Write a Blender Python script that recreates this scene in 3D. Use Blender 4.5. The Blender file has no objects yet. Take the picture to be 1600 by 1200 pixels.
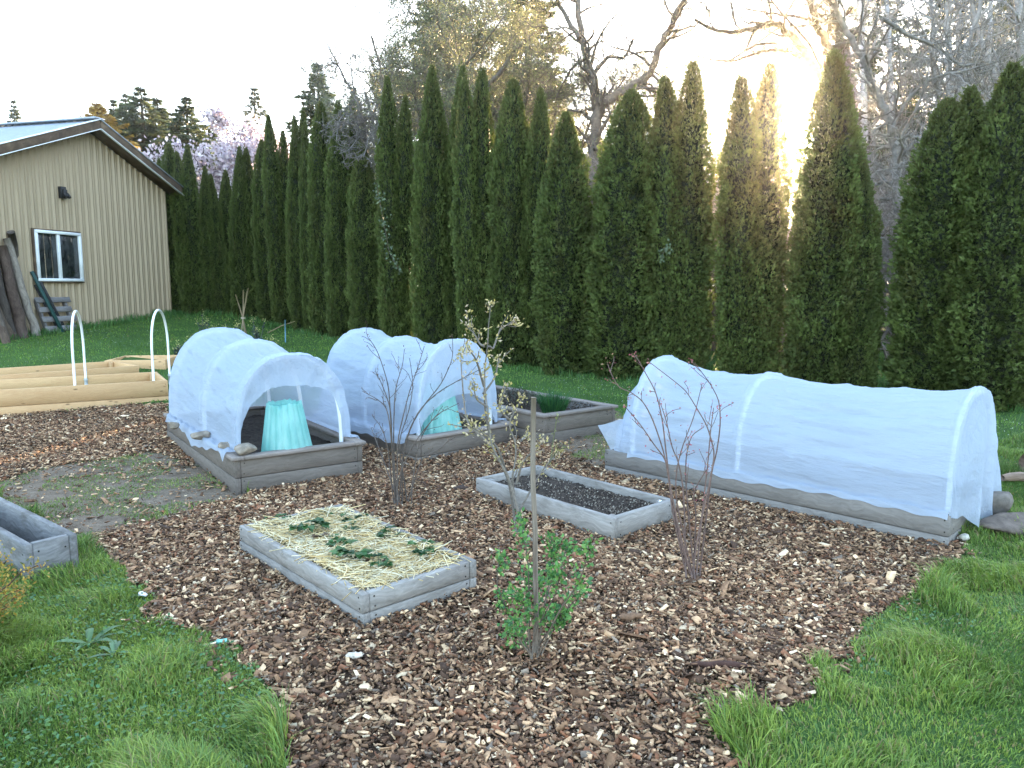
import bpy, bmesh, math, random
import numpy as np
from mathutils import Vector, Matrix
random.seed(7); RNG = np.random.default_rng(7)
PI = math.pi
SC = bpy.context.scene
COL = SC.collection
# ------------------------------------------------------------------ camera model
FPX, HZ, CH = 1180.0, 450.0, 1.40
PIT = math.atan((600 - HZ) / FPX); CP, SP = math.cos(PIT), math.sin(PIT)
CAM = np.array([0, 0, CH])
GP = np.array([(-50, 0), (5.2, 0), (6.2, .02), (7, .05), (8, .10), (9.4, .18), (11, .27), (14.5, .50), (17, .70), (20, .78), (30, .9), (60, 1.1), (900, 2.0)], float)
def gz(y, x=0.):
    q = np.clip((-np.asarray(x, float) - 4.6) / 2.6, 0, 1); r = np.clip((np.asarray(y, float) - 8.6) / 3.0, 0, 1); f = np.clip((26 - np.asarray(y, float)) / 8, 0, 1)
    return np.interp(y, GP[:, 0], GP[:, 1]) + .25 * q * q * (3 - 2 * q) * r * r * (3 - 2 * r) * f
def ray(px, py):
    u = (px - 800) / FPX; v = (600 - py) / FPX
    return np.array([u, CP + v * SP, -SP + v * CP])
def Pz(px, py, z):
    d = ray(px, py); return CAM + d * ((z - CH) / d[2])
def PY(px, py, y):
    d = ray(px, py); return CAM + d * (y / d[1])
def G(px, py):
    lo, hi = .5, 400.
    d = ray(px, py)
    for _ in range(60):
        m = (lo + hi) / 2; p = CAM + d * m
        if p[2] > gz(p[1], p[0]): lo = m
        else: hi = m
    return CAM + d * hi
def nrm(v): v = np.asarray(v, float); return v / (np.linalg.norm(v) + 1e-12)

# ------------------------------------------------------------------ noise
def _h(ix, iy, iz, s):
    n = (ix.astype(np.int64) * 374761393 + iy.astype(np.int64) * 668265263 + iz.astype(np.int64) * 2147483647 + s * 144269504) & 0xFFFFFFFF
    n = ((n ^ (n >> 13)) * 1274126177) & 0xFFFFFFFF
    n = ((n ^ (n >> 16)) * 2246822519) & 0xFFFFFFFF
    return ((n ^ (n >> 15)) & 0xFFFFFF) / float(0xFFFFFF)
def vn(p, s=0):
    p = np.asarray(p, float)
    if p.shape[-1] == 2: p = np.concatenate([p, np.zeros(p.shape[:-1] + (1,))], -1)
    i = np.floor(p); f = p - i; f = f * f * (3 - 2 * f); i = i.astype(np.int64)
    r = 0
    for dx in (0, 1):
        wx = f[..., 0] if dx else 1 - f[..., 0]
        for dy in (0, 1):
            wy = f[..., 1] if dy else 1 - f[..., 1]
            for dz in (0, 1):
                wz = f[..., 2] if dz else 1 - f[..., 2]
                r = r + wx * wy * wz * _h(i[..., 0] + dx, i[..., 1] + dy, i[..., 2] + dz, s)
    return r
def fbm(p, o=3, s=0):
    a = .5; r = 0; t = 0; p = np.asarray(p, float)
    for k in range(o):
        r = r + a * vn(p * 2 ** k, s + k); t += a; a *= .5
    return r / t

# ------------------------------------------------------------------ mesh builder
class MB:
    def __init__(s): s.V = []; s.F = []; s.C = []; s.Gc = []; s.n = 0
    def add(s, V, F, col=(1, 1, 1), gc=None):
        V = np.asarray(V, float).reshape(-1, 3)
        for f in (F if isinstance(F, list) else [F]):
            f = np.asarray(f, np.int64)
            if f.size: s.F.append(f + s.n)
        c = np.asarray(col, float)
        if c.ndim == 1: c = np.tile(c[:3], (len(V), 1))
        s.V.append(V); s.C.append(c[:, :3]); s.Gc.append(V if gc is None else np.asarray(gc, float)); s.n += len(V)
    def build(s, name, mat, parent=None, smooth=False, use_gc=True, M=None):
        me = bpy.data.meshes.new(name)
        V = np.concatenate(s.V); me.vertices.add(len(V)); me.vertices.foreach_set('co', V.astype(np.float32).ravel())
        lv = np.concatenate([f.ravel() for f in s.F]); st = []; o = 0
        for f in s.F:
            k = f.shape[1]; st.append(o + np.arange(len(f)) * k); o += f.size
        st = np.concatenate(st)
        me.loops.add(len(lv)); me.loops.foreach_set('vertex_index', lv.astype(np.int32))
        me.polygons.add(len(st)); me.polygons.foreach_set('loop_start', st.astype(np.int32))
        if smooth: me.polygons.foreach_set('use_smooth', np.ones(len(st), bool))
        me.update(calc_edges=True)
        a = me.attributes.new('col', 'FLOAT_COLOR', 'POINT')
        C = np.concatenate(s.C); a.data.foreach_set('color', np.c_[C, np.ones(len(C))].astype(np.float32).ravel())
        if use_gc:
            a = me.attributes.new('gc', 'FLOAT_VECTOR', 'POINT'); a.data.foreach_set('vector', np.concatenate(s.Gc).astype(np.float32).ravel())
        if mat: me.materials.append(mat)
        o = bpy.data.objects.new(name, me); COL.objects.link(o)
        if parent: o.parent = parent
        if M is not None: o.matrix_world = M
        return o
def tag(o, label=None, cat=None, group=None, kind=None):
    if label: o['label'] = label
    if cat: o['category'] = cat
    if group: o['group'] = group
    if kind: o['kind'] = kind
    return o
def empty(name, loc, rz=0, label=None, cat=None, group=None):
    o = bpy.data.objects.new(name, None); COL.objects.link(o); o.location = [float(q) for q in loc]; o.rotation_euler = (0, 0, rz)
    o.empty_display_size = .1
    return tag(o, label, cat, group)
def dup(o, loc, rz=0, sc=(1, 1, 1), label=None):
    c = o.copy(); COL.objects.link(c); c.location = [float(q) for q in loc]; c.rotation_euler = (0, 0, rz); c.scale = sc
    if label: c['label'] = label
    for ch in list(o.children):
        d = ch.copy(); COL.objects.link(d); d.parent = c
    return c
# bevelled board template
def _tmpl():
    vid = {}; vs = []
    for sx in (-1, 1):
        for sy in (-1, 1):
            for sz in (-1, 1):
                for ax in range(3):
                    vid[(sx, sy, sz, ax)] = len(vs); vs.append((sx, sy, sz, ax))
    Q = []; T = []
    for ax in range(3):
        for s in (-1, 1):
            o = [k for k in range(3) if k != ax]; q = []
            for (a, b) in ((-1, -1), (1, -1), (1, 1), (-1, 1)):
                sg = [0, 0, 0]; sg[ax] = s; sg[o[0]] = a; sg[o[1]] = b; q.append(vid[tuple(sg) + (ax,)])
            Q.append(q)
    for ax in range(3):
        o = [k for k in range(3) if k != ax]
        for a in (-1, 1):
            for b in (-1, 1):
                q = []
                for (s, k) in ((-1, o[0]), (1, o[0]), (1, o[1]), (-1, o[1])):
                    sg = [0, 0, 0]; sg[ax] = s; sg[o[0]] = a; sg[o[1]] = b; q.append(vid[tuple(sg) + (k,)])
                Q.append(q)
    for sx in (-1, 1):
        for sy in (-1, 1):
            for sz in (-1, 1): T.append([vid[(sx, sy, sz, k)] for k in range(3)])
    P = np.array([[v[k] for k in range(3)] for v in vs], float)
    A = np.array([v[3] for v in vs])
    I = np.ones((len(vs), 3)); I[np.arange(len(vs)), A] = 0
    c0 = P * 1.0 - P * I * .1
    def fix(fs):
        r = []
        for f in fs:
            p = c0[f]; n = np.cross(p[1] - p[0], p[2] - p[0])
            r.append(f if n @ p.mean(0) > 0 else f[::-1])
        return np.array(r)
    return P, I, fix(Q), fix(T)
_BP, _BI, _BQ, _BT = _tmpl()
def board(mb, p0, p1, w, t, up=(0, 0, 1), bev=.004, col=(1, 1, 1), vary=.12):
    p0 = np.asarray(p0, float); p1 = np.asarray(p1, float)
    L = np.linalg.norm(p1 - p0); x = (p1 - p0) / L; up = np.asarray(up, float)
    z = nrm(up - x * (up @ x)); y = np.cross(z, x)
    h = np.array([L / 2, t / 2, w / 2]); loc = _BP * h - _BP * _BI * min(bev, t * .3, w * .3)
    V = (p0 + p1) / 2 + loc[:, :1] * x + loc[:, 1:2] * y + loc[:, 2:] * z
    c = np.array(col) * (1 + RNG.uniform(-vary, vary))
    mb.add(V, [_BQ, _BT], c, loc + RNG.uniform(0, 50, 3))
def tube(mb, pts, rad, sides=6, col=(1, 1, 1), cap=True):
    pts = np.asarray(pts, float); n = len(pts); rad = np.broadcast_to(np.asarray(rad, float), (n,))
    tg = np.gradient(pts, axis=0); tg /= np.linalg.norm(tg, axis=1)[:, None] + 1e-12
    r = np.array([.31, .22, .93]) if abs(tg[0] @ np.array([.31, .22, .93])) < .9 else np.array([.9, .1, .2])
    a = np.cross(tg, r); a /= np.linalg.norm(a, axis=1)[:, None] + 1e-12; b = np.cross(tg, a)
    th = np.arange(sides) * 2 * PI / sides
    V = pts[:, None] + rad[:, None, None] * (np.cos(th)[None, :, None] * a[:, None] + np.sin(th)[None, :, None] * b[:, None])
    i = np.arange(n - 1)[:, None] * sides; j = np.arange(sides)[None]; k = (j + 1) % sides
    F = np.stack([i + j, i + sides + j, i + sides + k, i + k], -1).reshape(-1, 4)[:, ::-1]
    L = np.r_[0, np.cumsum(np.linalg.norm(np.diff(pts, axis=0), axis=1))]
    gc = np.stack([np.repeat(L, sides), np.tile(np.cos(th) * .05, n), np.tile(np.sin(th) * .05, n)], -1) + RNG.uniform(0, 30, 3)
    Fs = [F]
    if cap:
        Fs += [np.arange(sides)[None], ((n - 1) * sides + np.arange(sides))[::-1][None]]
    mb.add(V.reshape(-1, 3), Fs, col, gc)
def leaf_quads(P, D, N, Ln, Wd, col, mb, bend=.15):
    """rhombic leaves: base P, direction D, normal-ish N."""
    D = D / (np.linalg.norm(D, axis=1)[:, None] + 1e-9); S = np.cross(D, N); S /= np.linalg.norm(S, axis=1)[:, None] + 1e-9
    U = np.cross(S, D); Ln = np.asarray(Ln)[:, None]; Wd = np.asarray(Wd)[:, None]
    V = np.stack([P, P + D * Ln * .5 + S * Wd / 2 + U * Ln * bend * .5, P + D * Ln - U * Ln * bend * .3, P + D * Ln * .5 - S * Wd / 2 + U * Ln * bend * .5], 1)
    m = len(P); mb.add(V.reshape(-1, 3), np.arange(m * 4).reshape(m, 4), np.repeat(col, 4, 0) if np.ndim(col) == 2 else col)
def rdirs(n, rng=None):
    v = (rng or RNG).normal(size=(n, 3)); return v / np.linalg.norm(v, axis=1)[:, None]
def grid_faces(nu, nv):
    i = np.arange(nu - 1)[:, None] * nv; j = np.arange(nv - 1)[None]
    return np.stack([i + j, i + nv + j, i + nv + j + 1, i + j + 1], -1).reshape(-1, 4)

# ------------------------------------------------------------------ materials
class NT:
    def __init__(s, name):
        s.m = bpy.data.materials.new(name); s.m.use_nodes = True; s.t = s.m.node_tree; s.t.nodes.clear()
        s.out = s.n('ShaderNodeOutputMaterial')
    def n(s, typ, **kw):
        o = s.t.nodes.new(typ)
        for k, v in kw.items():
            if k.startswith('i_'):
                key = k[2:]; key = int(key) if key.isdigit() else key.replace('_', ' ')
                if hasattr(v, 'is_linked'): s.t.links.new(v, o.inputs[key])
                else: o.inputs[key].default_value = v
            else: setattr(o, k, v)
        return o
    def l(s, a, b): s.t.links.new(a, b)
    def attr(s, nm): return s.n('ShaderNodeAttribute', attribute_name=nm)
    def noise(s, vec, scale=5, detail=3, rough=.55): return s.n('ShaderNodeTexNoise', i_Vector=vec, i_Scale=scale, i_Detail=detail, i_Roughness=rough).outputs['Fac']
    def ramp(s, f, stops):
        r = s.n('ShaderNodeValToRGB'); s.l(f, r.inputs[0]); e = r.color_ramp.elements
        while len(e) < len(stops): e.new(.5)
        for k, (p, c) in enumerate(stops):
            e[k].position = p; e[k].color = tuple(c) + (1,) if len(c) == 3 else c
        return r.outputs[0]
    def mix(s, f, a, b, bt='MIX'):
        o = s.n('ShaderNodeMix', data_type='RGBA', blend_type=bt)
        for k, v in ((0, f), (6, a), (7, b)):
            if hasattr(v, 'is_linked'): s.l(v, o.inputs[k])
            else: o.inputs[k].default_value = v if k == 0 else (tuple(v) + (1,) if len(v) == 3 else v)
        return o.outputs[2]
    def math(s, op, a, b=0.):
        o = s.n('ShaderNodeMath', operation=op)
        for k, v in ((0, a), (1, b)):
            if hasattr(v, 'is_linked'): s.l(v, o.inputs[k])
            else: o.inputs[k].default_value = v
        return o.outputs[0]
    def scale(s, vec, sc): return s.n('ShaderNodeMapping', i_Vector=vec, i_Scale=sc).outputs[0]
    def bump(s, h, st=.3, d=.01): return s.n('ShaderNodeBump', i_Height=h, i_Strength=st, i_Distance=d).outputs[0]
    def pbsdf(s, col, rough=.8, spec=.3, normal=None, metal=0.):
        o = s.n('ShaderNodeBsdfPrincipled')
        if hasattr(col, 'is_linked'): s.l(col, o.inputs['Base Color'])
        else: o.inputs['Base Color'].default_value = tuple(col) + (1,)
        o.inputs['Roughness'].default_value = rough; o.inputs['Specular IOR Level'].default_value = spec; o.inputs['Metallic'].default_value = metal
        if normal is not None: s.l(normal, o.inputs['Normal'])
        return o.outputs[0]
    def fin(s, sh): s.l(sh, s.out.inputs[0]); return s.m
def wood_mat(name, dark, light, knots=.5, rough=.85, grain=1.0, stain=None, ks=1.15):
    t = NT(name); g = t.attr('gc').outputs['Vector']; c = t.attr('col').outputs['Color']
    w = t.n('ShaderNodeTexNoise', i_Vector=t.scale(g, (3, 3, 3)), i_Scale=1.5, i_Detail=2.)
    gd = t.mix(.12, g, w.outputs['Color'], 'ADD')
    n1 = t.noise(t.scale(gd, (2.2, 46, 46)), 1.6, 4, .6)
    n2 = t.noise(t.scale(g, (1.5, 7, 7)), 1.3, 3)
    f = t.math('ADD', t.math('MULTIPLY', n1, .65), t.math('MULTIPLY', n2, .4))
    col = t.ramp(f, [(.30, dark), (.72, light)])
    v = t.n('ShaderNodeTexVoronoi', i_Vector=t.scale(g, (2.0, 5.5, 5.5)), i_Scale=ks)
    k = t.ramp(v.outputs['Distance'], [(.05, (1, 1, 1)), (.13, (0, 0, 0))])
    col = t.mix(t.math('MULTIPLY', k, knots), col, tuple(q * .33 for q in dark))
    if stain:
        sn = t.ramp(t.noise(t.scale(g, (2, 4, 4)), 2.2, 5, .65), [(.50, (0, 0, 0)), (.68, (1, 1, 1))])
        col = t.mix(t.math('MULTIPLY', sn, .7), col, stain)
    col = t.mix(1., col, c, 'MULTIPLY')
    return t.fin(t.pbsdf(col, rough, .25, t.bump(t.math('SUBTRACT', n1, t.math('MULTIPLY', k, .5)), .5 * grain, .004)))
def attr_mat(name, rough=.8, spec=.2, transl=0., noise=None, bump=0., gloss_noise=False):
    t = NT(name); c = t.attr('col').outputs['Color']
    geo = t.n('ShaderNodeTexCoord').outputs['Object']
    if noise:
        n = t.noise(geo, noise, 3)
        c = t.mix(1., c, t.ramp(n, [(.25, (.62, .62, .62)), (.75, (1.3, 1.3, 1.3))]), 'MULTIPLY')
    nm = t.bump(t.noise(geo, noise or 40, 3), bump, .01) if bump else None
    sh = t.pbsdf(c, rough, spec, nm)
    if transl:
        tr = t.n('ShaderNodeBsdfTranslucent'); t.l(c, tr.inputs[0])
        m = t.n('ShaderNodeMixShader', i_0=transl); t.l(sh, m.inputs[1]); t.l(tr.outputs[0], m.inputs[2]); sh = m.outputs[0]
    return t.fin(sh)
M = {}
M['chip'] = attr_mat('wood_chip', .85, .25, 0, 60, .3)
M['blade'] = attr_mat('grass_blade', .5, .3, .35)
M['leaf'] = attr_mat('leaf', .5, .35, .35)
M['spray'] = attr_mat('scale_leaf_spray', .6, .25, .3)
M['needle'] = attr_mat('needles', .6, .25, .3)
M['bark'] = attr_mat('bark', .9, .15, 0, 14, .5)
M['twig'] = attr_mat('twig', .75, .25, 0, 60, .2)
M['straw'] = attr_mat('straw_stalk', .6, .3, .25)
M['petal'] = attr_mat('blossom', .7, .2, .4)
M['rock'] = attr_mat('rock', .9, .2, 0, 22, .9)
M['paint'] = attr_mat('painted', .5, .4, 0)
M['wood_tan'] = wood_mat('weathered_taupe_board', (.092, .076, .064), (.178, .150, .130), .30, .8)
M['wood_gray'] = wood_mat('weathered_grey_board', (.15, .135, .122), (.335, .312, .292), .35, .8, 1.1, (.13, .115, .10))
M['wood_old'] = wood_mat('old_planter_board', (.085, .082, .082), (.24, .235, .235), .5, .85, 1.4, (.07, .062, .055))
M['wood_long'] = wood_mat('long_bed_board', (.13, .116, .106), (.26, .238, .22), .8, .8, 1.2)
M['wood_pine'] = wood_mat('fresh_pine_board', (.47, .27, .125), (.60, .385, .20), .9, .6, .3, None, 2.3)
M['wood_post'] = wood_mat('old_post_wood', (.05, .042, .037), (.19, .165, .145), .3, .9, 1.6, (.05, .035, .028))
def soil_mat(name, a, b, sc=30):
    t = NT(name); g = t.n('ShaderNodeTexCoord').outputs['Object']
    n = t.noise(g, sc, 5, .7); n2 = t.noise(g, 3.5, 3)
    col = t.ramp(t.math('ADD', t.math('MULTIPLY', n, .7), t.math('MULTIPLY', n2, .3)), [(.35, a), (.68, b)])
    return t.fin(t.pbsdf(col, .95, .15, t.bump(n, .9, .02)))
M['soil'] = soil_mat('dark_soil', (.016, .012, .0095), (.075, .057, .046))
def ground_mat():
    t = NT('ground_cover'); g = t.n('ShaderNodeTexCoord').outputs['Object']
    m = t.n('ShaderNodeSeparateColor'); t.l(t.attr('col').outputs['Color'], m.inputs[0])
    n = t.noise(g, 9, 5, .65); nf = t.noise(g, 70, 4, .7); nl = t.noise(g, .9, 3)
    lawn = t.ramp(t.math('ADD', t.math('MULTIPLY', nl, .5), t.math('MULTIPLY', nf, .5)), [(.3, (.03, .06, .018)), (.7, (.075, .14, .036))])
    mul = t.ramp(nf, [(.3, (.03, .019, .013)), (.75, (.11, .07, .045))])
    dirt = t.ramp(t.math('ADD', t.math('MULTIPLY', n, .55), t.math('MULTIPLY', nf, .45)), [(.32, (.10, .072, .052)), (.55, (.21, .16, .118)), (.72, (.30, .24, .185))])
    c = t.mix(m.outputs[0], lawn, mul); c = t.mix(m.outputs[1], c, dirt)
    return t.fin(t.pbsdf(c, .95, .1, t.bump(t.math('ADD', nf, n), .8, .02)))
M['ground'] = ground_mat()
def cloth_mat():
    t = NT('frost_cloth'); g = t.n('ShaderNodeTexCoord').outputs['Object']
    w = t.noise(t.scale(g, (9, 1.6, 7)), 2.4, 5, .6); f = t.noise(g, 220, 2)
    nm = t.bump(t.math('ADD', w, t.math('MULTIPLY', f, .05)), .75, .04)
    d = t.n('ShaderNodeBsdfDiffuse', i_0=(.50, .57, .68, 1)); t.l(nm, d.inputs['Normal'])
    tr = t.n('ShaderNodeBsdfTranslucent', i_0=(.57, .65, .78, 1)); t.l(nm, tr.inputs['Normal'])
    m = t.n('ShaderNodeMixShader', i_0=.38); t.l(d.outputs[0], m.inputs[1]); t.l(tr.outputs[0], m.inputs[2])
    tp = t.n('ShaderNodeBsdfTransparent', i_0=(1, 1, 1, 1))
    m2 = t.n('ShaderNodeMixShader', i_0=.27); t.l(m.outputs[0], m2.inputs[1]); t.l(tp.outputs[0], m2.inputs[2])
    return t.fin(m2.outputs[0])
M['cloth'] = cloth_mat()
def plain(name, col, rough=.5, spec=.4, metal=0., noise=None):
    t = NT(name); g = t.n('ShaderNodeTexCoord').outputs['Object']; n = t.noise(g, noise or 6, 4)
    c = t.ramp(n, [(.3, tuple(q * .86 for q in col)), (.7, tuple(min(1, q * 1.08) for q in col))])
    return t.fin(t.pbsdf(c, rough, spec, t.bump(n, .08, .005), metal))
M['pvc'] = plain('white_pvc', (.80, .81, .82), .35)
M['pvc_joint'] = plain('grey_pvc', (.52, .54, .55), .4)
M['steel'] = plain('galvanised', (.45, .46, .47), .4, .5, .7)
def siding_mat():
    t = NT('tan_metal_siding'); g = t.n('ShaderNodeTexCoord').outputs['Object']
    n = t.noise(t.scale(g, (1.2, 1.2, .35)), 2.5, 4); n2 = t.noise(t.scale(g, (14, 14, .6)), 2., 3)
    c = t.ramp(t.math('ADD', t.math('MULTIPLY', n, .8), t.math('MULTIPLY', n2, .2)), [(.25, (.345, .262, .172)), (.75, (.41, .315, .212))])
    return t.fin(t.pbsdf(c, .42, .4, t.bump(n, .06, .01)))
M['siding'] = siding_mat()
M['roofmetal'] = plain('blue_grey_roof_metal', (.30, .33, .38), .35, .5, .35)
def fascia_mat():
    t = NT('aged_brown_trim'); g = t.n('ShaderNodeTexCoord').outputs['Object']; n = t.noise(g, 5, 5, .65)
    c = t.ramp(n, [(.3, (.06, .043, .035)), (.55, (.12, .085, .06)), (.75, (.22, .16, .11))])
    return t.fin(t.pbsdf(c, .85, .12, t.bump(n, .1, .01)))
M['fascia'] = fascia_mat()
M['whitetrim'] = plain('white_window_trim', (.72, .74, .75), .45)
def glass_mat():
    t = NT('dirty_dark_glass'); g = t.n('ShaderNodeTexCoord').outputs['Object']; n = t.noise(t.scale(g, (3, 3, 1.4)), 4, 5, .7)
    c = t.ramp(n, [(.4, (.012, .014, .015)), (.7, (.05, .055, .055))])
    o = t.pbsdf(c, .12, .5); return t.fin(o)
M['glass'] = glass_mat()
M['black'] = plain('black_iron', (.02, .02, .022), .6)
M['greensteel'] = plain('green_painted_steel', (.012, .05, .045), .6)
def teal_mat():
    t = NT('teal_water_wall'); g = t.n('ShaderNodeTexCoord').outputs['Object']
    n = t.noise(t.scale(g, (6, 6, 2)), 3, 3)
    c = t.ramp(n, [(.3, (.22, .58, .54)), (.7, (.40, .74, .70))])
    p = t.pbsdf(c, .3, .5); tr = t.n('ShaderNodeBsdfTranslucent'); t.l(c, tr.inputs[0])
    m = t.n('ShaderNodeMixShader', i_0=.5); t.l(p, m.inputs[1]); t.l(tr.outputs[0], m.inputs[2]); return t.fin(m.outputs[0])
M['teal'] = teal_mat()

# ------------------------------------------------------------------ regions on the ground
def poly(px): return np.array([G(*q)[:2] for q in px])
MULCH = poly([(140, 836), (250, 814), (330, 790), (385, 772), (410, 690), (560, 640), (700, 625), (790, 640), (845, 655), (850, 690), (905, 722), (950, 730), (960, 712), (1200, 765), (1490, 832), (1515, 866), (1470, 900), (1440, 928), (1355, 962), (1328, 1005), (1310, 1050), (1235, 1078), (1220, 1105), (1150, 1130), (1110, 1220), (1090, 1400), (450, 1400), (455, 1200), (450, 1150), (415, 1090), (380, 1050), (330, 1010), (255, 975), (225, 930), (190, 890), (172, 868)])
MUL2 = poly([(-160, 660), (0, 648), (120, 640), (245, 630), (300, 650), (300, 730), (240, 706), (190, 716), (100, 728), (0, 756), (-160, 790)])
DIRT = poly([(-160, 700), (240, 640), (300, 700), (385, 775), (330, 795), (140, 838), (55, 830), (-60, 760)])
DIRT2 = poly([(830, 676), (945, 636), (975, 650), (950, 745), (900, 726)])
def inpoly(P, x, y):
    r = np.zeros(x.shape, bool); n = len(P); j = n - 1
    for i in range(n):
        xi, yi = P[i]; xj, yj = P[j]
        c = ((yi > y) != (yj > y)) & (x < (xj - xi) * (y - yi) / (yj - yi + 1e-12) + xi); r ^= c; j = i
    return r
def warp(x, y, a=.15, f=4.5):
    p = np.stack([x * f, y * f], -1)
    return x + (fbm(p, 3, 3) - .5) * 2 * a, y + (fbm(p + 40, 3, 9) - .5) * 2 * a
def regions(x, y):
    wx, wy = warp(x, y)
    m = inpoly(MULCH, wx, wy) | inpoly(MUL2, wx, wy)
    d = (inpoly(DIRT, wx, wy) | inpoly(DIRT2, wx, wy)) & ~m
    return m, d
def gnoise(x, y):
    """small bumps of the ground surface"""
    m = inpoly(MULCH, x, y) | inpoly(MUL2, x, y)
    p = np.stack([x, y], -1)
    return (fbm(p * 1.6, 3, 5) - .5) * np.where(m, .05, .035)
def ground_z(x, y): return gz(y, x) + gnoise(x, y)
def sp(a, b, n): return np.linspace(a, b, n)
xs = np.r_[-700, -300, -120, -60, -35, -22, -16, sp(-12, 10, 300), 13, 18, 26, 40, 70, 130, 300, 700]
ys = np.r_[-60, -15, -4, 0, 1, sp(1.4, 13, 220), sp(13.2, 24, 50), 26, 30, 36, 45, 60, 90, 150, 300, 900]
X, Y = np.meshgrid(xs, ys, indexing='ij'); x = X.ravel(); y = Y.ravel()
rm, rd = regions(x, y)
mb = MB(); mb.add(np.stack([x, y, ground_z(x, y)], -1), grid_faces(len(xs), len(ys)), np.stack([rm * 1., rd * 1., 0 * x], -1))
tag(mb.build('ground', M['ground'], smooth=True), 'garden ground of lawn, bare earth and bark mulch', None, None, 'structure')

# ------------------------------------------------------------------ raised beds
RECTS = []      # footprints kept free of grass and chips
class Bed: pass
def bed_frame(A, a_pt, b_pt, ztop, W=None, L=None, use='both'):
    A3 = Pz(*A, ztop); B3 = Pz(*a_pt, ztop); C3 = Pz(*b_pt, ztop)
    a = nrm((B3 - A3)[:2]); b = nrm((C3 - A3)[:2])
    if use == 'both': b2 = np.array([a[1], -a[0]]); b = nrm(b + b2)
    elif use == 'a': b = np.array([a[1], -a[0]])
    a = np.array([-b[1], b[0]])
    r = Bed(); r.W = W or np.linalg.norm(C3 - A3); r.L = L or np.linalg.norm(B3 - A3); r.a, r.b, r.A = a, b, A3[:2]; r.ztop = ztop
    return r
def make_bed(name, label, cat, r, H, nb, mat, cap=None, t=.04, soil=.06, post=True, group=None, seam=.004, soilmat='soil', tint=1.0, ends_out=True):
    """local x = short side (b), local y = long side (a), origin at the front corner, z = 0 at the rim"""
    rz = math.atan2(r.b[1], r.b[0]); e = empty(name, (r.A[0], r.A[1], r.ztop), rz, label, cat, group)
    r.e = e; r.M = Matrix.Translation((r.A[0], r.A[1], r.ztop)) @ Matrix.Rotation(rz, 4, 'Z'); r.H = H
    W, L = r.W, r.L; hb = H / nb; ct = .028 if cap else 0
    for k in range(nb):
        z = -ct - hb * (k + .5); w = hb - seam; jj = lambda: RNG.uniform(-.003, .003)
        tc = (tint,) * 3
        for (p0, p1) in (((t / 2 + jj(), 0, z), (t / 2 + jj(), L, z)), ((W - t / 2 + jj(), 0, z), (W - t / 2 + jj(), L, z)),
                         ((t + .001, t / 2 + jj() + (.002), z), (W - t - .001, t / 2 + jj() + .002, z)), ((t + .001, L - t / 2 + jj(), z), (W - t - .001, L - t / 2 + jj(), z))):
            m = MB(); board(m, p0, p1, w, t, col=tc)
            p0_, p1_ = np.array(p0), np.array(p1); dv = nrm(p1_ - p0_); nv_ = np.array([dv[1], -dv[0], 0]); nv_ = nv_ if nv_ @ ((p0_ + p1_) / 2 - np.array([W / 2, L / 2, 0])) > 0 else -nv_
            for en, di in ((p0_, 1), (p1_, -1)):
                for zz in (-.28, .28): q = en + dv * di * RNG.uniform(.018, .028) + nv_ * (t / 2 - .002) + np.array([0, 0, w * (zz + RNG.uniform(-.05, .05))]); tube(m, [q, q + nv_ * .0032], .0042, 8, (.12, .11, .10))
            m.build('side_board', mat, e)
    if cap:
        o = .022; zc = -ct / 2
        for (p0, p1) in (((cap / 2 - o, -o, zc), (cap / 2 - o, L + o, zc)), ((W - cap / 2 + o, -o, zc), (W - cap / 2 + o, L + o, zc)),
                         ((cap - o + .001, cap / 2 - o, zc), (W - cap + o - .001, cap / 2 - o, zc)), ((cap - o + .001, L - cap / 2 + o, zc), (W - cap + o - .001, L - cap / 2 + o, zc))):
            m = MB(); board(m, p0, p1, ct - .002, cap, col=(1.5 * tint, 1.5 * tint, 1.55 * tint)); m.build('cap_board', mat, e)
    if post:
        for (px_, py_) in ((t + .03, t + .03), (W - t - .03, t + .03), (t + .03, L - t - .03), (W - t - .03, L - t - .03)):
            m = MB(); board(m, (px_, py_, -H), (px_, py_, -ct - .012), .055, .055, up=(1, 0, 0), col=(tint * .9,) * 3); m.build('corner_post', mat, e)
    if soil is not None:
        nu, nv = int(max(8, W / .022)), int(max(8, L / .022))
        U, Vv = np.meshgrid(sp(t, W - t, nu), sp(t, L - t, nv), indexing='ij')
        p = np.stack([U.ravel(), Vv.ravel()], -1)
        zz = -soil - ct + (fbm(p * 9, 3, int(W * 100)) - .5) * .035 + (vn(p * 45, 4) - .5) * .016
        m = MB(); m.add(np.c_[p, zz], grid_faces(nu, nv)); m.build('soil', M[soilmat], e, smooth=False)
    RECTS.append((r.A, r.b, r.a, W, L))
    return r
def L2W(r, x, y, z): return np.array(r.M @ Vector((x, y, z)))
def in_rects(x, y, pad=0.):
    q = np.zeros(x.shape, bool)
    for (A, b, a, W, L) in RECTS:
        dx, dy = x - A[0], y - A[1]; u = dx * b[0] + dy * b[1]; v = dx * a[0] + dy * a[1]
        q |= (u > -pad) & (u < W + pad) & (v > -pad) & (v < L + pad)
    return q
straw_r = make_bed('straw_bed', 'low grey wooden raised bed mulched with yellow straw, nearest of the beds', 'raised bed', bed_frame((565, 930), (375, 820), (744, 874),   .145, use='both'), .17, 2, M['wood_gray'], t=.038, soil=.045, group='wooden raised garden beds')
soil_r = make_bed('soil_bed', 'low grey wooden raised bed filled with bare dark soil between the two twiggy bushes', 'raised bed', bed_frame((959, 810), (745, 746), (1056, 780), .125), .27, 2, M['wood_gray'], t=.038, soil=.05, group='wooden raised garden beds')
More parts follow.
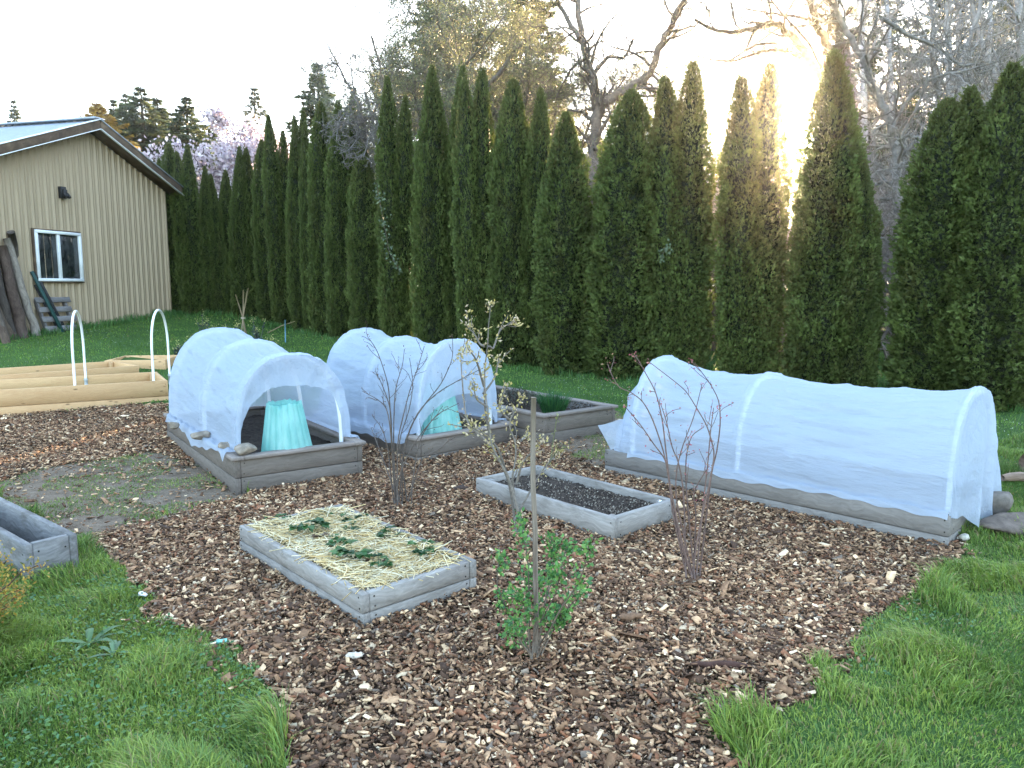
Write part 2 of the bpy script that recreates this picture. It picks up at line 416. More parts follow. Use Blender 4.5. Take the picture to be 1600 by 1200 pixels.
L_r = make_bed('covered_bed', 'taupe raised bed with flat rim under the leftmost white tunnel with open mouth', 'raised bed', bed_frame((366, 714), (232, 660), (575, 693), .265, L=2.2), .25, 2, M['wood_tan'], cap=.085, soil=.07, group='wooden raised garden beds')
M_r = make_bed('covered_bed', 'taupe raised bed under the middle white tunnel behind the bare twiggy bush', 'raised bed', bed_frame((652, 684), (548, 648), (784, 657), .215, L=1.8), .27, 2, M['wood_tan'], cap=.085, soil=.07, group='wooden raised garden beds')
H_r = make_bed('herb_bed', 'taupe raised bed with a clump of green chives and low dark herbs, no cover', 'raised bed', bed_frame((850, 648), (762, 629), (957, 632), .30, L=1.9), .28, 2, M['wood_tan'], cap=.085, soil=.05, group='wooden raised garden beds')
R_r = make_bed('long_bed', 'long low brown-grey raised bed under the long white tunnel at the right', 'raised bed', bed_frame((1485, 806), (945, 702), (1560, 770), .175, W=.90, use='a'), .245, 2, M['wood_long'], t=.045, soil=.05, group='wooden raised garden beds')
T_r = make_bed('planter_trough', 'narrow weathered grey wooden planter box standing in grass at the left edge', 'planter', bed_frame((37, 852), (-60, 786), (119, 832), .22, L=1.25, use='both'), .26, 1, M['wood_old'], t=.035, soil=.16, post=False)
N1_r = make_bed('new_pine_bed', 'new pale pine raised bed with two white pipe hoops, nearer of the two', 'raised bed', bed_frame((262, 594), (0, 609), (275, 570), .36, L=3.3, W=1.05, use='a'), .36, 2, M['wood_pine'], t=.034, soil=.27, soilmat='soil', group='new pine raised beds', post=True)
N2_r = make_bed('new_pine_bed', 'new pale pine raised bed, farther of the two beside the lawn', 'raised bed', bed_frame((217, 571), (0, 586), (240, 553), .40, L=3.0, W=.92, use='a'), .34, 2, M['wood_pine'], t=.034, soil=.26, group='new pine raised beds')
N3_r = make_bed('small_pine_bed', 'small new pale pine planter box just behind the leftmost white tunnel', 'planter', bed_frame((258, 562), (212, 558), (300, 549), .40, L=.8, W=.8, use='b'), .24, 1, M['wood_pine'], t=.035, soil=.1)
# ------------------------------------------------------------------ row covers
def arch(phi, W, H):
    c = np.cos(phi); s = np.sin(phi)
    return W / 2 - np.sign(c) * np.abs(c) ** .86 * W / 2, H * np.abs(s) ** .78
def cover(r, label, hoops, over, y_pad, seed, skirt=.07, sag=.12, mouth=None, caps=(), lean=0.0):
    """hoops: [(y along bed, height)], cloth spans hoops; local coords of bed (x across, y along, z up from the rim)"""
    W = r.W; e = empty('row_cover', r.e.location, r.e.rotation_euler.z, label, 'row cover', 'white fabric tunnels over beds')
    yh = np.array([h[0] for h in hoops]); hh = np.array([h[1] for h in hoops]); ws = np.array([h[2] for h in hoops])
    n = 90 * (len(hoops) - 1); Yl = np.r_[sp(yh[0] - over, yh[0] - .004, 6) if over else [], sp(yh[0], yh[-1], n)]; n = len(Yl); na = 120; ns = 6
    k = np.clip(np.searchsorted(yh, Yl, 'right') - 1, 0, len(yh) - 2); s = np.clip((Yl - yh[k]) / (yh[k + 1] - yh[k]), 0, 1)
    hgt = hh[k] * (1 - s) + hh[k + 1] * s; wid = ws[k] * (1 - s) + ws[k + 1] * s; dip = np.sin(PI * s) ** .9
    V = []; 
    phi = sp(0, PI, na)
    for i in range(n):
        ax, az = arch(phi, wid[i], hgt[i])
        ax = ax + (W - wid[i]) / 2
        f = 1 - sag * dip[i] * np.sin(phi) ** .7
        cx = W / 2; ax = cx + (ax - cx) * (1 - .35 * sag * dip[i] * np.sin(phi) ** .5); az = az * f
        q = np.stack([np.full(na, Yl[i] * 2.2), phi * 6 + Yl[i] * 1.4, np.full(na, seed * 1.)], -1)
        q2 = np.stack([np.full(na, Yl[i] * 1.3), phi * 14 - Yl[i] * 2.5, np.full(na, seed + 7.)], -1)
        w = ((fbm(q, 3, seed) - .5) * .075 + (fbm(q2, 3, seed + 3) - .5) * .050) * (.25 + .75 * dip[i]) * np.sin(phi) ** .4
        rg1 = 1 - np.abs(2 * fbm(np.stack([np.full(na, Yl[i] * 1.1) + phi * .9, phi * 4.2 - Yl[i] * .8, np.full(na, seed + 3.)], -1), 2, seed + 11) - 1); rg2 = 1 - np.abs(2 * fbm(np.stack([np.full(na, Yl[i] * 2.4) - phi * 1.5, phi * 3.1 + Yl[i] * 1.9, np.full(na, seed + 5.)], -1), 2, seed + 17) - 1)
        w = w + (.011 * rg1 ** 9 + .010 * rg2 ** 12) * (.35 + .65 * dip[i]) * np.sin(phi) ** .5
        w = w + .013 * np.exp(-((Yl[i] - yh).min() if False else np.abs(Yl[i] - yh).min()) ** 2 / .017 ** 2) * np.sin(phi) ** .3; nx_ = np.cos(phi); px_ = ax - nx_ * w; pz_ = az + np.sin(phi) * w + .012
        py_ = np.full(na, Yl[i]) + lean * pz_
        left = []; right = []; cp = .024 if skirt > .05 else .002
        oL = -cp - skirt * (.15 + 1.1 * vn(np.array([Yl[i] * 3.1, seed, 1.]), 5) ** 1.5); oR = W + cp + skirt * (.15 + 1.1 * vn(np.array([Yl[i] * 2.7, seed, 4.]), 5) ** 1.5)
        for j in range(ns, 0, -1):
            f_ = j / ns
            for (lst, foot, o_, sg, lim) in ((left, px_[0], oL, -1, -cp), (right, px_[-1], oR, 1, W + cp)):
                xq = foot + (o_ - foot) * f_; od = max(0, (xq - lim) * sg)
                lst.append((lim + sg * od * .45 if od > 0 else xq, py_[0], .010 + .010 * (1 - f_) + .006 * math.sin(Yl[i] * 31 + j) - (od * 1.1 if od > 0 else 0)))
        V.append(np.r_[np.array(left), np.stack([px_, py_, pz_], -1), np.array(right[::-1])])
    V = np.array(V); nv = V.shape[1]
    mb = MB(); mb.add(V.reshape(-1, 3), grid_faces(n, nv))
    for (end, hem, out, fold) in caps:
        i = 0 if end == 0 else -1; sgn = -1 if end == 0 else 1
        row = V[i][ns:-ns]; m_ = 26
        S = sp(0, 1, m_); g = []
        for s_ in S:
            hz = np.array([hem(q / W) for q in row[:, 0]])
            z = row[:, 2] * (1 - s_) + np.minimum(hz, row[:, 2]) * s_
            xx = row[:, 0]; u = xx / W
            drop = np.clip((row[:, 2] - z) / .3, 0, 1)
            yy = row[:, 1] + sgn * (out * drop ** 1.5 + fold * drop * (np.sin(u * 15 + 2 * vn(np.stack([u * 4, u * 0 + s_ * 1.5, u * 0 + seed], -1), 6) * 3) * .5 + fbm(np.stack([u * 5, u * 0 + s_ * 2, u * 0 + 4], -1), 2, seed) - .2))
            g.append(np.stack([xx, yy, z], -1))
        g = np.array(g); mb.add(g.reshape(-1, 3), grid_faces(m_, g.shape[1]))
    if mouth:          # folded hem hanging just inside an open mouth
        row = V[0][ns:-ns]; u = sp(0, 1, na); m_ = 10; g = []
        wv = mouth * (.75 + .5 * np.sin(u * PI) + .55 * (fbm(np.stack([u * 5, u * 0, u * 0 + seed], -1), 2, 2) - .4)) * np.clip(1.25 - np.abs(u - .42) * 1.1, .35, 1)
        cen = np.array([W / 2, 0, .0]); dirn = cen - row; dirn[:, 1] = 0; ln = np.linalg.norm(dirn, axis=1)[:, None]; dirn = dirn / ln
        dirn = dirn * .55 + np.array([0, 0, -.45]) * np.sin(u * PI)[:, None]
        for s_ in sp(0, 1, m_):
            p = row + dirn * (wv * s_)[:, None]
            p[:, 1] += .012 + .05 * math.sin(s_ * PI * .8) * (.4 + np.sin(u * 40) * .25) + .03 * s_
            p[:, 2] = np.maximum(p[:, 2], .004)
            g.append(p)
        g = np.array(g); mb.add(g.reshape(-1, 3), grid_faces(m_, na))
    mb.build('cover_sheet', M['cloth'], e, smooth=True)
    for (yy, hgt_, w_) in hoops:
        p = sp(0, PI, 40); ax, az = arch(p, w_, hgt_); ax = W / 2 + (ax + (W - w_) / 2 - W / 2) * (1 - .09 / W)
        m = MB(); pts = np.stack([ax, np.full(40, yy + .0) + lean * az, az * .985 - .004], -1)
        pts = np.r_[[[pts[0][0], yy, -.10]], pts, [[pts[-1][0], yy, -.10]]]
        tube(m, pts, .0165, 8); m.build('hoop', M['pvc'], e, smooth=True)
    return e
cover(L_r, 'white fabric tunnel with its open mouth showing a teal cone, leftmost of the three', [(.20, .65, .85), (1.08, .70, .88), (2.02, .75, .93)], .085, 0, 11, sag=.09, mouth=.16, caps=[(1, lambda u: .0, .10, .05)])
cover(M_r, 'white fabric tunnel in the middle, partly hidden by the bare twiggy bush', [(.16, .74, .86), (.95, .72, .90), (1.62, .77, .93)], .05, 0, 23, sag=.085, caps=[(1, lambda u: .0, .10, .05), (0, lambda u: max(0, .30 * math.sin(min(1, max(0, (u - .10) / .78)) * PI) ** .6), .02, .04)])
RCOV = cover(R_r, 'long low white fabric tunnel at the right with closed end', [(.03, .64, .88), (R_r.L * .545, .62, .88), (R_r.L - .22, .68, .86)], .02, 0, 37, sag=.11, skirt=.04, caps=[(0, lambda u: -.015 - .15 * min(1, max(0, (u - .12) / .3)), .045, .035), (1, lambda u: -.02, .18, .10)])
# loose corner flap blown out at the left end of the long tunnel
rc_ = bpy.data.objects['long_bed']; yF = PY(945, 700, 1)[1] * 0 + Pz(945, 702, .175)[1]
fp = [PY(985, 655, yF + .02), PY(934, 662, yF - .10), PY(954, 705, yF - .06), PY(1000, 688, yF - .015)]; FV = []
for a_ in sp(0, 1, 9):
    for b_ in sp(0, 1, 9):
        q = (fp[0] * (1 - a_) + fp[1] * a_) * (1 - b_) + (fp[3] * (1 - a_) + fp[2] * a_) * b_; FV.append(q + np.array([0, -.035 * math.sin(a_ * 3.1) * math.sin(b_ * 2 + .6), .012 * math.sin(a_ * 5 + b_ * 3)]))
mm = MB(); Ri = np.array(R_r.M.inverted()); FV = np.array(FV); FV = FV @ Ri[:3, :3].T + Ri[:3, 3]; mm.add(FV, grid_faces(9, 9)); mm.build('loose_flap', M['cloth'], RCOV, smooth=True)
# ------------------------------------------------------------------ teal water-wall cones
def cone(loc, h, r0, r1, label, rz=0):
    nth, nz = 216, 12; th = sp(0, 2 * PI, nth + 1)[:-1]; V = []
    zs = list(sp(0, 1, nz)) + [1.015, 1.0, .9]
    for k, s in enumerate(zs):
        inn = 1.0 if k < nz + 1 else .86
        r = (r0 * (1 - s) + r1 * s) * inn
        fl = 1 + .075 * np.abs(np.sin(th * 9 + .25 * s)) ** .6 - .03 + .015 * np.sin(th * 3 + 1)
        zz = h * s + ((.005 * np.sin(th * 18) + .006 * np.sin(th * 5)) if k == nz else .006 * np.sin(th * 4)) * s
        V.append(np.stack([r * fl * np.cos(th), r * fl * np.sin(th), np.broadcast_to(zz, th.shape)], -1))
    V = np.array(V); nr = len(zs); i = np.arange(nr - 1)[:, None] * nth; j = np.arange(nth)[None]; k2 = (j + 1) % nth
    F = np.stack([i + j, i + k2, i + nth + k2, i + nth + j], -1).reshape(-1, 4)
    m = MB(); m.add(V.reshape(-1, 3), F)
    o = m.build('plant_protector', M['teal'], smooth=True); o.location = loc; o.rotation_euler = (.02, -.02, rz)
    return tag(o, label, 'plant protector', 'teal water wall cones')
cone(L2W(L_r, .43, .20, -.095), .40, .185, .120, 'teal ribbed plastic plant protector cone inside the open tunnel mouth')
cone(L2W(M_r, .42, .26, -.095), .46, .20, .11, 'teal ribbed plastic plant protector cone glimpsed under the middle tunnel', 1)
# ------------------------------------------------------------------ rocks
def rock(loc, size, seed, label, col=(.24, .20, .16), group=None, rz=0):
    bm = bmesh.new(); bmesh.ops.create_icosphere(bm, subdivisions=3, radius=.5)
    P = np.array([v.co[:] for v in bm.verts]); F = np.array([[v.index for v in f.verts] for f in bm.faces]); bm.free()
    rs = np.random.default_rng(seed)
    for _ in range(12):
        n = nrm(rs.normal(size=3)); d = P @ n; lim = rs.uniform(.24, .40); P = P - np.maximum(d - lim, 0)[:, None] * n * .92
    P = P * (1 + .30 * (fbm(P * 3 + seed, 3, seed) - .5))[:, None] + (fbm(P * 14, 3, seed + 1) - .5)[:, None] * nrm(np.ones(3)) * .07
    P = P * np.array(size); P[:, 2] -= P[:, 2].min()
    c = np.array(col) * (.45 + 1.1 * fbm(P * 30, 3, seed + 5))[:, None]
    m = MB(); m.add(P, F, c); o = m.build('rock', M['rock'], smooth=False); o.location = loc; o.rotation_euler = (0, 0, rz)
    return tag(o, label, 'rock', group)
RG = 'rocks holding the fabric down'
def rk(px, py, z, size, seed, label, **kw): rock(Pz(px, py, z), size, seed, label, group=RG, **kw)
rk(272, 672, .262, (.11, .09, .085), 1, 'small pointed tan rock on the rim of the leftmost tunnel, farthest back')
rk(316, 687, .262, (.17, .11, .08), 2, 'flat tan rock on the fabric beside the middle hoop of the leftmost tunnel', rz=.3)
rk(354, 702, .262, (.12, .10, .075), 3, 'small tan rock partly under the fabric of the leftmost tunnel')
rk(381, 711, .262, (.20, .13, .105), 4, 'chunky grey-tan rock at the mouth corner of the leftmost tunnel', rz=.5)
rk(597, 664, .205, (.16, .12, .085), 5, 'flat brown rock on the rim of the middle tunnel', rz=.2, col=(.17, .13, .10))
rk(776, 655, .214, (.20, .17, .17), 6, 'pale grey rock at the right rim corner of the middle bed', col=(.24, .23, .23))
o = rock(G(1553, 812) + [0, 0, -.02], (.20, .17, .30), 8, 'upright grey-brown rock leaning on the end fabric of the long tunnel', (.155, .135, .118), RG)
rock(G(1580, 832) + [0, 0, -.04], (.50, .22, .17), 9, 'long flat brown rock lying in grass at the right edge', (.12, .095, .08), RG, .25)
# ------------------------------------------------------------------ free white hoops of the new bed
def free_hoop(px, py_front, label, r, turn=8):
    # local y of the bed for that pixel
    P = Pz(px, py_front, r.ztop); d = P[:2] - r.A; v = d @ r.a; W = r.W - .03; Hh = .80
    e = empty('pipe_hoop', L2W(r, .04, v, -.2), r.e.rotation_euler.z - math.radians(turn), label, 'pipe hoop', 'white pipe hoops on the new pine bed')
    p = sp(0, PI, 48); x = W / 2 - np.cos(p) * W / 2; z = .2 + .30 + np.sin(p) ** .85 * (Hh - .32)
    pts = np.r_[[[x[0] + .045, 0, .02]], np.stack([x + .045 * (1 - 2 * x / W), np.zeros(48), z], -1), [[x[-1] - .045, 0, .02]]]
    m = MB(); tube(m, pts, .0135, 10); m.build('pipe', M['pvc'], e, smooth=True)
    for q in (0, -1):
        m = MB(); b = pts[q]; tube(m, [b + [0, 0, .02], b + [0, 0, .14]], .0185, 10); tube(m, [b + [0, 0, .125], b + [0, 0, .145]], .022, 10); m.build('pipe_socket', M['pvc_joint'], e, smooth=False)
free_hoop(116, 601, 'white pipe hoop standing alone on the new pine bed, left of the pair', N1_r)
free_hoop(239, 595, 'white pipe hoop on the new pine bed beside the leftmost tunnel', N1_r, 17)
# ------------------------------------------------------------------ barn
d0 = ray(265, 500); BP = CAM + d0 * (16.0 / d0[1]); TH = math.radians(15)
# barn local frame: +x runs along the gable wall to the right/back, +y into the building, z up; origin at the right wall corner
bw = np.array([math.sin(TH), math.cos(TH), 0]); bin_ = np.array([-bw[1], bw[0], 0])
BM = Matrix(((bw[0], bin_[0], 0, BP[0]), (bw[1], bin_[1], 0, BP[1]), (0, 0, 1, BP[2]), (0, 0, 0, 1)))
def b_on(px, py):     # point of the gable wall plane under a pixel, in barn coordinates
    d = ray(px, py); t = ((BP - CAM) @ bin_) / (d @ bin_); p = CAM + d * t - BP; return np.array([p @ bw, 0, p[2]])
barn = bpy.data.objects.new('barn', None); COL.objects.link(barn); barn.matrix_world = BM
tag(barn, 'tan ribbed metal barn with brown trim, blue-grey roof and a white framed window', 'barn')
AP = b_on(132, 191); ER = b_on(286, 313); SLR = (AP[2] - ER[2]) / (ER[0] - AP[0]); SLL = .385
XL = -4.7; LEN = 6.5; OH = .30
def roof_z(x): return AP[2] - (SLR * (x - AP[0]) if x > AP[0] else SLL * (AP[0] - x))
def siding(pts_x, topf, y_fn):
    """ribbed sheet over a list of stations"""
    prof = []; x = pts_x[0]; step = .142; k = 0
    while x < pts_x[1] - 1e-6:
        for (dx, dp) in ((0, 0), (.052, 0), (.056, .004), (.062, .004), (.066, 0), (.112, 0), (.118, .030), (.134, .030)):
            if x + dx < pts_x[1]: prof.append((x + dx, dp))
        x += step; k += 1
    prof.append((pts_x[1], 0)); return prof
m = MB(); pr = siding((XL, 0), None, None); V = []
for (x, d) in pr:
    zt = roof_z(x) - .13
    for s in (0, .25, .5, .75, 1): V.append((x, -d, -.6 + (zt + .6) * s))
m.add(V, grid_faces(len(pr), 5)[:, ::-1])
pr2 = siding((0, LEN), None, None); V = []          # right side wall
for (y, d) in pr2:
    for s in (0, 1): V.append((d + .0, y + .004, -.6 + (roof_z(0) - .13 + .6) * s))
m.add(V, grid_faces(len(pr2), 2)[:, ::-1])
m.add([(XL, 0, -.6), (XL, LEN, -.6), (XL, LEN, roof_z(XL) - .13), (XL, 0, roof_z(XL) - .13)], np.array([[0, 1, 2, 3]]))
m.add([(XL, LEN, -.6), (0, LEN, -.6), (0, LEN, roof_z(0) - .13), (AP[0], LEN, AP[2] - .13), (XL, LEN, roof_z(XL) - .13)], np.array([[0, 1, 2, 3, 4]]))
m.build('wall', M['siding'], barn)
def roofside(xa, xb):
    m = MB(); V = []; F = []; y = -OH; n = 0; ys_ = []
    k = 0
    while y < LEN + OH:
        for (dy, dz) in ((0, 0), (.10, 0), (.115, .02), (.135, .02)):
            ys_.append((y + dy, dz))
        y += .15
    V = []
    for (yy, dz) in ys_:
        for x in (xa, (xa + xb) / 2, xb): V.append((x, yy, roof_z(x) + dz + .012))
    m.add(V, grid_faces(len(ys_), 3))
    V2 = [(x, yy, roof_z(x) - .02) for (yy, dz) in (ys_[0], ys_[-1]) for x in (xa, (xa + xb) / 2, xb)]
    m.add(V2, grid_faces(2, 3))
    return m.build('roof', M['roofmetal'], barn)
XE = ER[0]; XLE = XL - .35
roofside(AP[0], XE); roofside(XLE, AP[0])
m = MB()
for x0, x1, nm in ((XLE, AP[0] - .001, 0), (AP[0] + .001, XE, 1)):
    m = MB(); h = .15
    p0 = np.array([x0, -OH - .03, roof_z(x0) - h / 2 + .02]); p1 = np.array([x1, -OH - .03, roof_z(x1) - h / 2 + .02])
    board(m, p0, p1, h, .03, col=(1, 1, 1) if nm == 0 else (.75, .75, .8)); m.build('rake_board', M['fascia'], barn)
    m = MB(); q = np.array([0, -.008, -h / 2 - .006]); board(m, p0 + q, p1 + q, .014, .05); m.build('drip_edge', M['whitetrim'], barn)
    m = MB(); q = np.array([0, .0, h / 2 + .012]); board(m, p0 + q, p1 + q, .016, .07); m.build('roof_edge', M['whitetrim'] if nm == 0 else M['roofmetal'], barn)
    m = MB(); q = np.array([0, OH / 2 + .02, -h / 2 + .012]); board(m, p0 + q, p1 + q, .016, OH, up=(0, 0, 1)); m.build('soffit', M['fascia'], barn)
m = MB(); board(m, (AP[0], -OH - .05, AP[2] + .045), (AP[0], LEN + OH, AP[2] + .045), .03, .24); m.build('ridge_cap', M['roofmetal'], barn)
m = MB(); board(m, (XE - .02, -OH, roof_z(XE) - .07), (XE - .02, LEN + OH, roof_z(XE) - .07), .15, .025); m.build('eave_board', M['fascia'], barn)
m = MB(); board(m, (.012, -.022, -.6), (.012, -.022, roof_z(0) - .16), .05, .05, up=(1, 0, 0)); m.build('corner_trim', M['siding'], barn)
# window
a = b_on(49, 358); b = b_on(126.5, 440); wx0, wx1, wz0, wz1 = a[0], b[0], b[2], a[2] - .005
fr = MB(); fw = .05; yy = -.045
for p0, p1 in (((wx0, yy, wz0 + fw / 2), (wx1, yy, wz0 + fw / 2)), ((wx0, yy, wz1 - fw / 2), (wx1, yy, wz1 - fw / 2))): board(fr, p0, p1, fw, .07)
for xx in (wx0 + fw / 2, wx1 - fw / 2): board(fr, (xx, yy, wz0 + fw + .001), (xx, yy, wz1 - fw - .001), fw, .07, up=(1, 0, 0))
win = fr.build('window', M['whitetrim'], barn)
xm = wx0 + (wx1 - wx0) * .50
m = MB(); board(m, (xm, yy + .004, wz0 + fw + .002), (xm, yy + .004, wz1 - fw - .002), .055, .05, up=(1, 0, 0)); m.build('sash_bar', M['whitetrim'], win)
for x0, x1, yo in ((wx0 + fw, xm - .029, -.026), (xm + .029, wx1 - fw, -.034)):
    m = MB(); board(m, (x0 + .001, yo, (wz0 + wz1) / 2), (x1 - .001, yo, (wz0 + wz1) / 2), wz1 - wz0 - 2 * fw - .004, .008, bev=.001); m.build('pane', M['glass'], win)
m = MB()
for p0, p1, w, up in (((wx0 - .02, -.03, wz1 + .012), (wx1 + .02, -.03, wz1 + .012), .022, (0, 0, 1)), ((wx0 - .012, -.03, wz0 - .02), (wx0 - .012, -.03, wz1), .022, (1, 0, 0)), ((wx0 - .02, -.04, wz0 - .013), (wx1 + .02, -.04, wz0 - .013), .024, (0, 0, 1))):
    board(m, p0, p1, w, .05, up=up)
m.build('window_flashing', M['fascia'], win)
c = b_on(94.5, 301)
m = MB(); board(m, c + [0, -.04, -.10], c + [0, -.04, .10], .11, .07, up=(1, 0, 0)); board(m, c + [.0, -.09, -.085], c + [.0, -.09, .05], .075, .05, up=(1, 0, 0)); tube(m, [c + [-.03, -.10, -.02], c + [-.03, -.16, -.09]], .028, 8); tube(m, [c + [.035, -.10, -.02], c + [.035, -.16, -.09]], .028, 8)
lamp = m.build('wall_fitting', M['black'], barn)
m = MB(); q = np.array([.10, .3, roof_z(0) - .3]); tube(m, [q + [0, 0, .12], q, q + [-.04, .0, -.07], q + [-.09, 0, -.09]], .012, 8); m.build('conduit', M['pvc_joint'], barn)
m = MB(); tube(m, [q + [.06, -.1, .10], q + [.06, -.1, -.02]], .035, 8); m.build('eave_light', M['black'], barn)
def BW(x, y, z): return np.array(BM @ Vector((x, y, z)))
# posts and lumber leaning on the barn
def lean_post(px_b, py_b, px_t, py_t, rad, label, kind='round', mat='wood_post', col=(1, 1, 1), off=.55, extra=None):
    f = G(px_b, py_b); top = b_on(px_t, py_t); t3 = BP + bw * top[0] + np.array([0, 0, top[2]]) - bin_ * (rad + .03)
    m = MB()
    if kind == 'round':
        n = 9; s = sp(0, 1, n)[:, None]; pts = f * (1 - s) + t3 * s + RNG.normal(size=(n, 3)) * .007; pts[0] -= (t3 - f) / np.linalg.norm(t3 - f) * .05
        tube(m, pts, rad * sp(1.05, .9, n) * (1 + RNG.uniform(-.05, .05, n)), 12, col)
        o = m.build('wooden_post', M[mat])
    else:
        board(m, f - (t3 - f) * .03, t3, kind[0], kind[1], up=-bin_ * 0 + bw, bev=.006, col=col); o = m.build('rail' if kind == (.2, .05) else 'plank', M[mat])
    # origin at the foot
    for_v = o.data; co = np.empty(len(for_v.vertices) * 3, np.float32); for_v.vertices.foreach_get('co', co); co = co.reshape(-1, 3) - f; for_v.vertices.foreach_set('co', co.astype(np.float32).ravel()); o.location = f
    return tag(o, label, 'post', 'old posts and lumber leaning on the barn')
lean_post(47, 515, 9, 362, .065, 'dark round post rising highest beside the window in the leaning stack', col=(.75, .72, .70))
lean_post(57, 525, 3, 372, .062, 'pale grey peeled round pole in the leaning stack, nearest the window', col=(1.7, 1.68, 1.62))
lean_post(36, 528, -6, 385, .085, 'thick dark brown bark-streaked post with bright metal tabs beside the pale pole', col=(.62, .50, .46))
lean_post(20, 530, -22, 390, .07, 'dark weathered round post left of the thick brown one', col=(.5, .47, .46))
lean_post(8, 534, -36, 400, .06, 'grey brown round post at the left edge of the leaning stack', col=(.8, .74, .70))
lean_post(21, 531, -14, 430, 0, 'grey brown plank standing on edge low in the leaning stack', (.14, .03), col=(1.0, .85, .72))
lean_post(10, 536, -20, 452, 0, 'short brown plank lowest in front of the leaning stack', (.13, .03), col=(.95, .78, .66))
lean_post(16, 528, -22, 420, 0, 'dark green steel rail in the leaning stack of posts', (.05, .05), 'greensteel')
p = lean_post(98, 519, 47, 424, 0, 'green steel fence post leaning across the grey pallet', (.06, .035), 'greensteel')
lean_post(103, 517, 53, 425, 0, 'black steel fence post leaning just right of the green one', (.05, .03), 'black')
lean_post(92, 518, 52, 445, 0, 'dark steel fence post leaning just left of the green one', (.035, .03), 'black')
# pallet
pe = bpy.data.objects.new('pallet', None); COL.objects.link(pe); pc = b_on(78, 517); pl0 = b_on(54, 467); pl1 = b_on(105, 467)
pe.matrix_world = BM @ Matrix.Translation((pc[0], -.26, pc[2] - .05)); tag(pe, 'weathered grey wooden pallet standing against the barn under the window', 'pallet')
hw = (pl1[0] - pl0[0]) / 2; hp = pl0[2] - pc[2] + .05
def pl(z, y=0): return np.array([0, .22 * z / hp + y, z])
for k in range(4):
    z = .10 + (hp - .12) * k / 3; m = MB(); q = pl(z, -.045); board(m, q + [-hw, 0, 0], q + [hw + .04 * k % .07, 0, 0], .095, .018, up=(0, .22, hp), col=(.72, .72, .76)); m.build('slat', M['wood_gray'], pe)
for s in (-.85, .0, .85):
    m = MB(); board(m, pl(0) + [hw * s, 0, 0], pl(hp) + [hw * s, 0, 0], .04, .07, up=(1, 0, 0), col=(.6, .6, .63)); m.build('stringer', M['wood_gray'], pe)

# ------------------------------------------------------------------ arborvitae hedge
LOBES = [(-1.05, .52, .30), (-.55, .75, .18), (0, 1.0, .0), (.55, .75, .18), (1.05, .52, .30)]
def sprays(mb, P, D, size, col, rng, lobes=LOBES, wid=.30):
    n = len(P); D = D / np.linalg.norm(D, axis=1)[:, None]
    R_ = rng.normal(size=(n, 3)); A = np.cross(D, R_); A /= np.linalg.norm(A, axis=1)[:, None]; N = np.cross(D, A)
    size = np.asarray(size)[:, None]
    for (ang, ln, st) in lobes:
        ang = ang + rng.uniform(-.18, .18, (n, 1)); d = D * np.cos(ang) + A * np.sin(ang) + N * rng.uniform(-.30, .30, (n, 1)); s = np.cross(d, N)
        b = P + D * size * (.30 - st * .6); l = size * ln * .72
        V = np.stack([b, b + d * l * .55 + s * l * wid, b + d * l + N * size * rng.uniform(-.12, .12, (n, 1)), b + d * l * .55 - s * l * wid], 1)
        c = col * rng.uniform(.82, 1.18, (n, 1))
        mb.add(V.reshape(-1, 3), np.arange(n * 4).reshape(n, 4), np.repeat(c, 4, 0))
def prof(t, tp=.42, ex=.80): return np.where(t < .10, .84 + 1.6 * t, 1.0) * np.clip(1 - np.clip((t - tp) / (1 - tp), 0, 1) ** 2.0, 0, 1) ** ex
